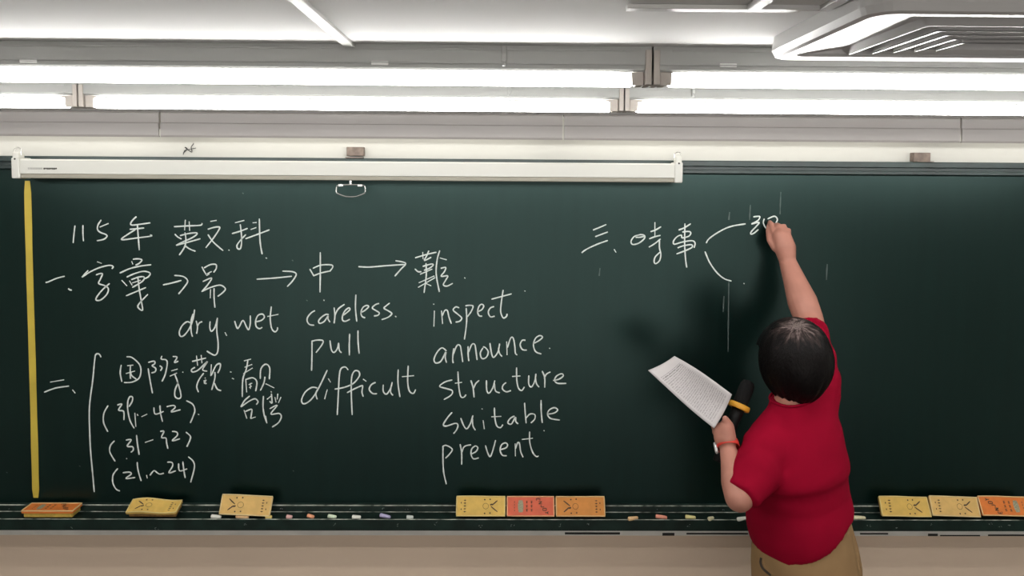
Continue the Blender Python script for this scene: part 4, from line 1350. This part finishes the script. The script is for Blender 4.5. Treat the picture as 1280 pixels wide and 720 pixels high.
# ------------------------------------------------------------------ things held
# sheet of paper
PA, PB = P(915, 493, -.445), P(892.5, 535.5, -.452)
PC, PE = P(843, 445, -.33), P(810, 463, -.345)
bm = bmesh.new()
uvl = bm.loops.layers.uv.new('UVMap')
NU, NV = 12, 20
nrm = (PC - PA).cross(PB - PA).normalized()
if nrm.dot(CAM - PA) < 0: nrm = -nrm
g = {}
for i in range(NU + 1):
    for j in range(NV + 1):
        u, v = i / NU, j / NV
        p = lerp(lerp(PB, PA, u), lerp(PE, PC, u), v)
        bow = .010 * math.sin(math.pi * v) * (u - .5) * 2 - .012 * math.sin(math.pi * u) + .004 * math.sin(2 * math.pi * v)
        p = p + nrm * bow + UP * (.006 * math.sin(math.pi * v) * (1 if u > .5 else -1) * abs(u - .5) * 2)
        g[i, j] = bm.verts.new(p)
for i in range(NU):
    for j in range(NV):
        f = bm.faces.new((g[i, j], g[i + 1, j], g[i + 1, j + 1], g[i, j + 1]))
        for lp, (a, b) in zip(f.loops, ((i, j), (i + 1, j), (i + 1, j + 1), (i, j + 1))):
            lp[uvl].uv = (a / NU, b / NV)
r = bmesh.ops.extrude_face_region(bm, geom=list(bm.faces))
bmesh.ops.translate(bm, vec=nrm * -.0009, verts=[v for v in r['geom'] if isinstance(v, bmesh.types.BMVert)])
bmesh.ops.recalc_face_normals(bm, faces=bm.faces)
po = Vector(lerp(PA, PB, .5))
bmesh.ops.translate(bm, vec=-po, verts=bm.verts)
paper = link_mesh('paper_sheet', bm, paper_material(), None, True, po)
tag(paper, 'white printed sheet of paper held up in the person left hand', 'paper')

# microphone
mic = empty('microphone', m_lo)
tag(mic, 'black handheld microphone with a yellow ring, held behind the paper', 'microphone')
MO = -Vector(mic.location)


def mpart(n, bm, m, label=None, parent=mic):
    bmesh.ops.translate(bm, vec=MO, verts=bm.verts)
    o = link_mesh(n, bm, m, parent, True)
    if label: o['label'] = label
    return o


ma, mb = frame_of(mdir)
ml = (m_hi - m_lo).length


def lathe(prof, m, n, label=None):
    bm = bmesh.new()
    loft(bm, [[m_lo + mdir * s + (ma * math.cos(2 * math.pi * k / 28) + mb * math.sin(2 * math.pi * k / 28)) * r_ for k in range(28)] for s, r_ in prof])
    return mpart(n, bm, m, label)


h0 = ml - .072
lathe([(-.05, .012), (-.048, .014), (0, .015), (h0 * .6, .0165), (h0 - .004, .019)], MIC_BLACK, 'handle')
lathe([(h0 - .004, .0185), (h0 + .002, .0200), (h0 + .045, .0210), (h0 + .060, .0195), (h0 + .069, .015), (h0 + .072, .006)], MIC_FOAM, 'microphone_head')
lathe([(h0 - .014, .0195), (h0 - .014, .0285), (h0 - .012, .030), (h0 - .002, .030), (h0 + .001, .0285), (h0 + .001, .0225)], MIC_YELLOW, 'anti_roll_ring', 'yellow ring')

# chalk in the writing hand
ca, cb = P(961.6, 276.6, -.0015), P(967, 284, -.034)
bm = bmesh.new(); cone(bm, ca, cb, .0040, .0055, 14)
bmesh.ops.translate(bm, vec=-ca, verts=bm.verts)
o = link_mesh('chalk_stick', bm, CKM['white'], None, False, ca)
tag(o, 'stub of white chalk pinched in the raised writing hand', 'chalk')
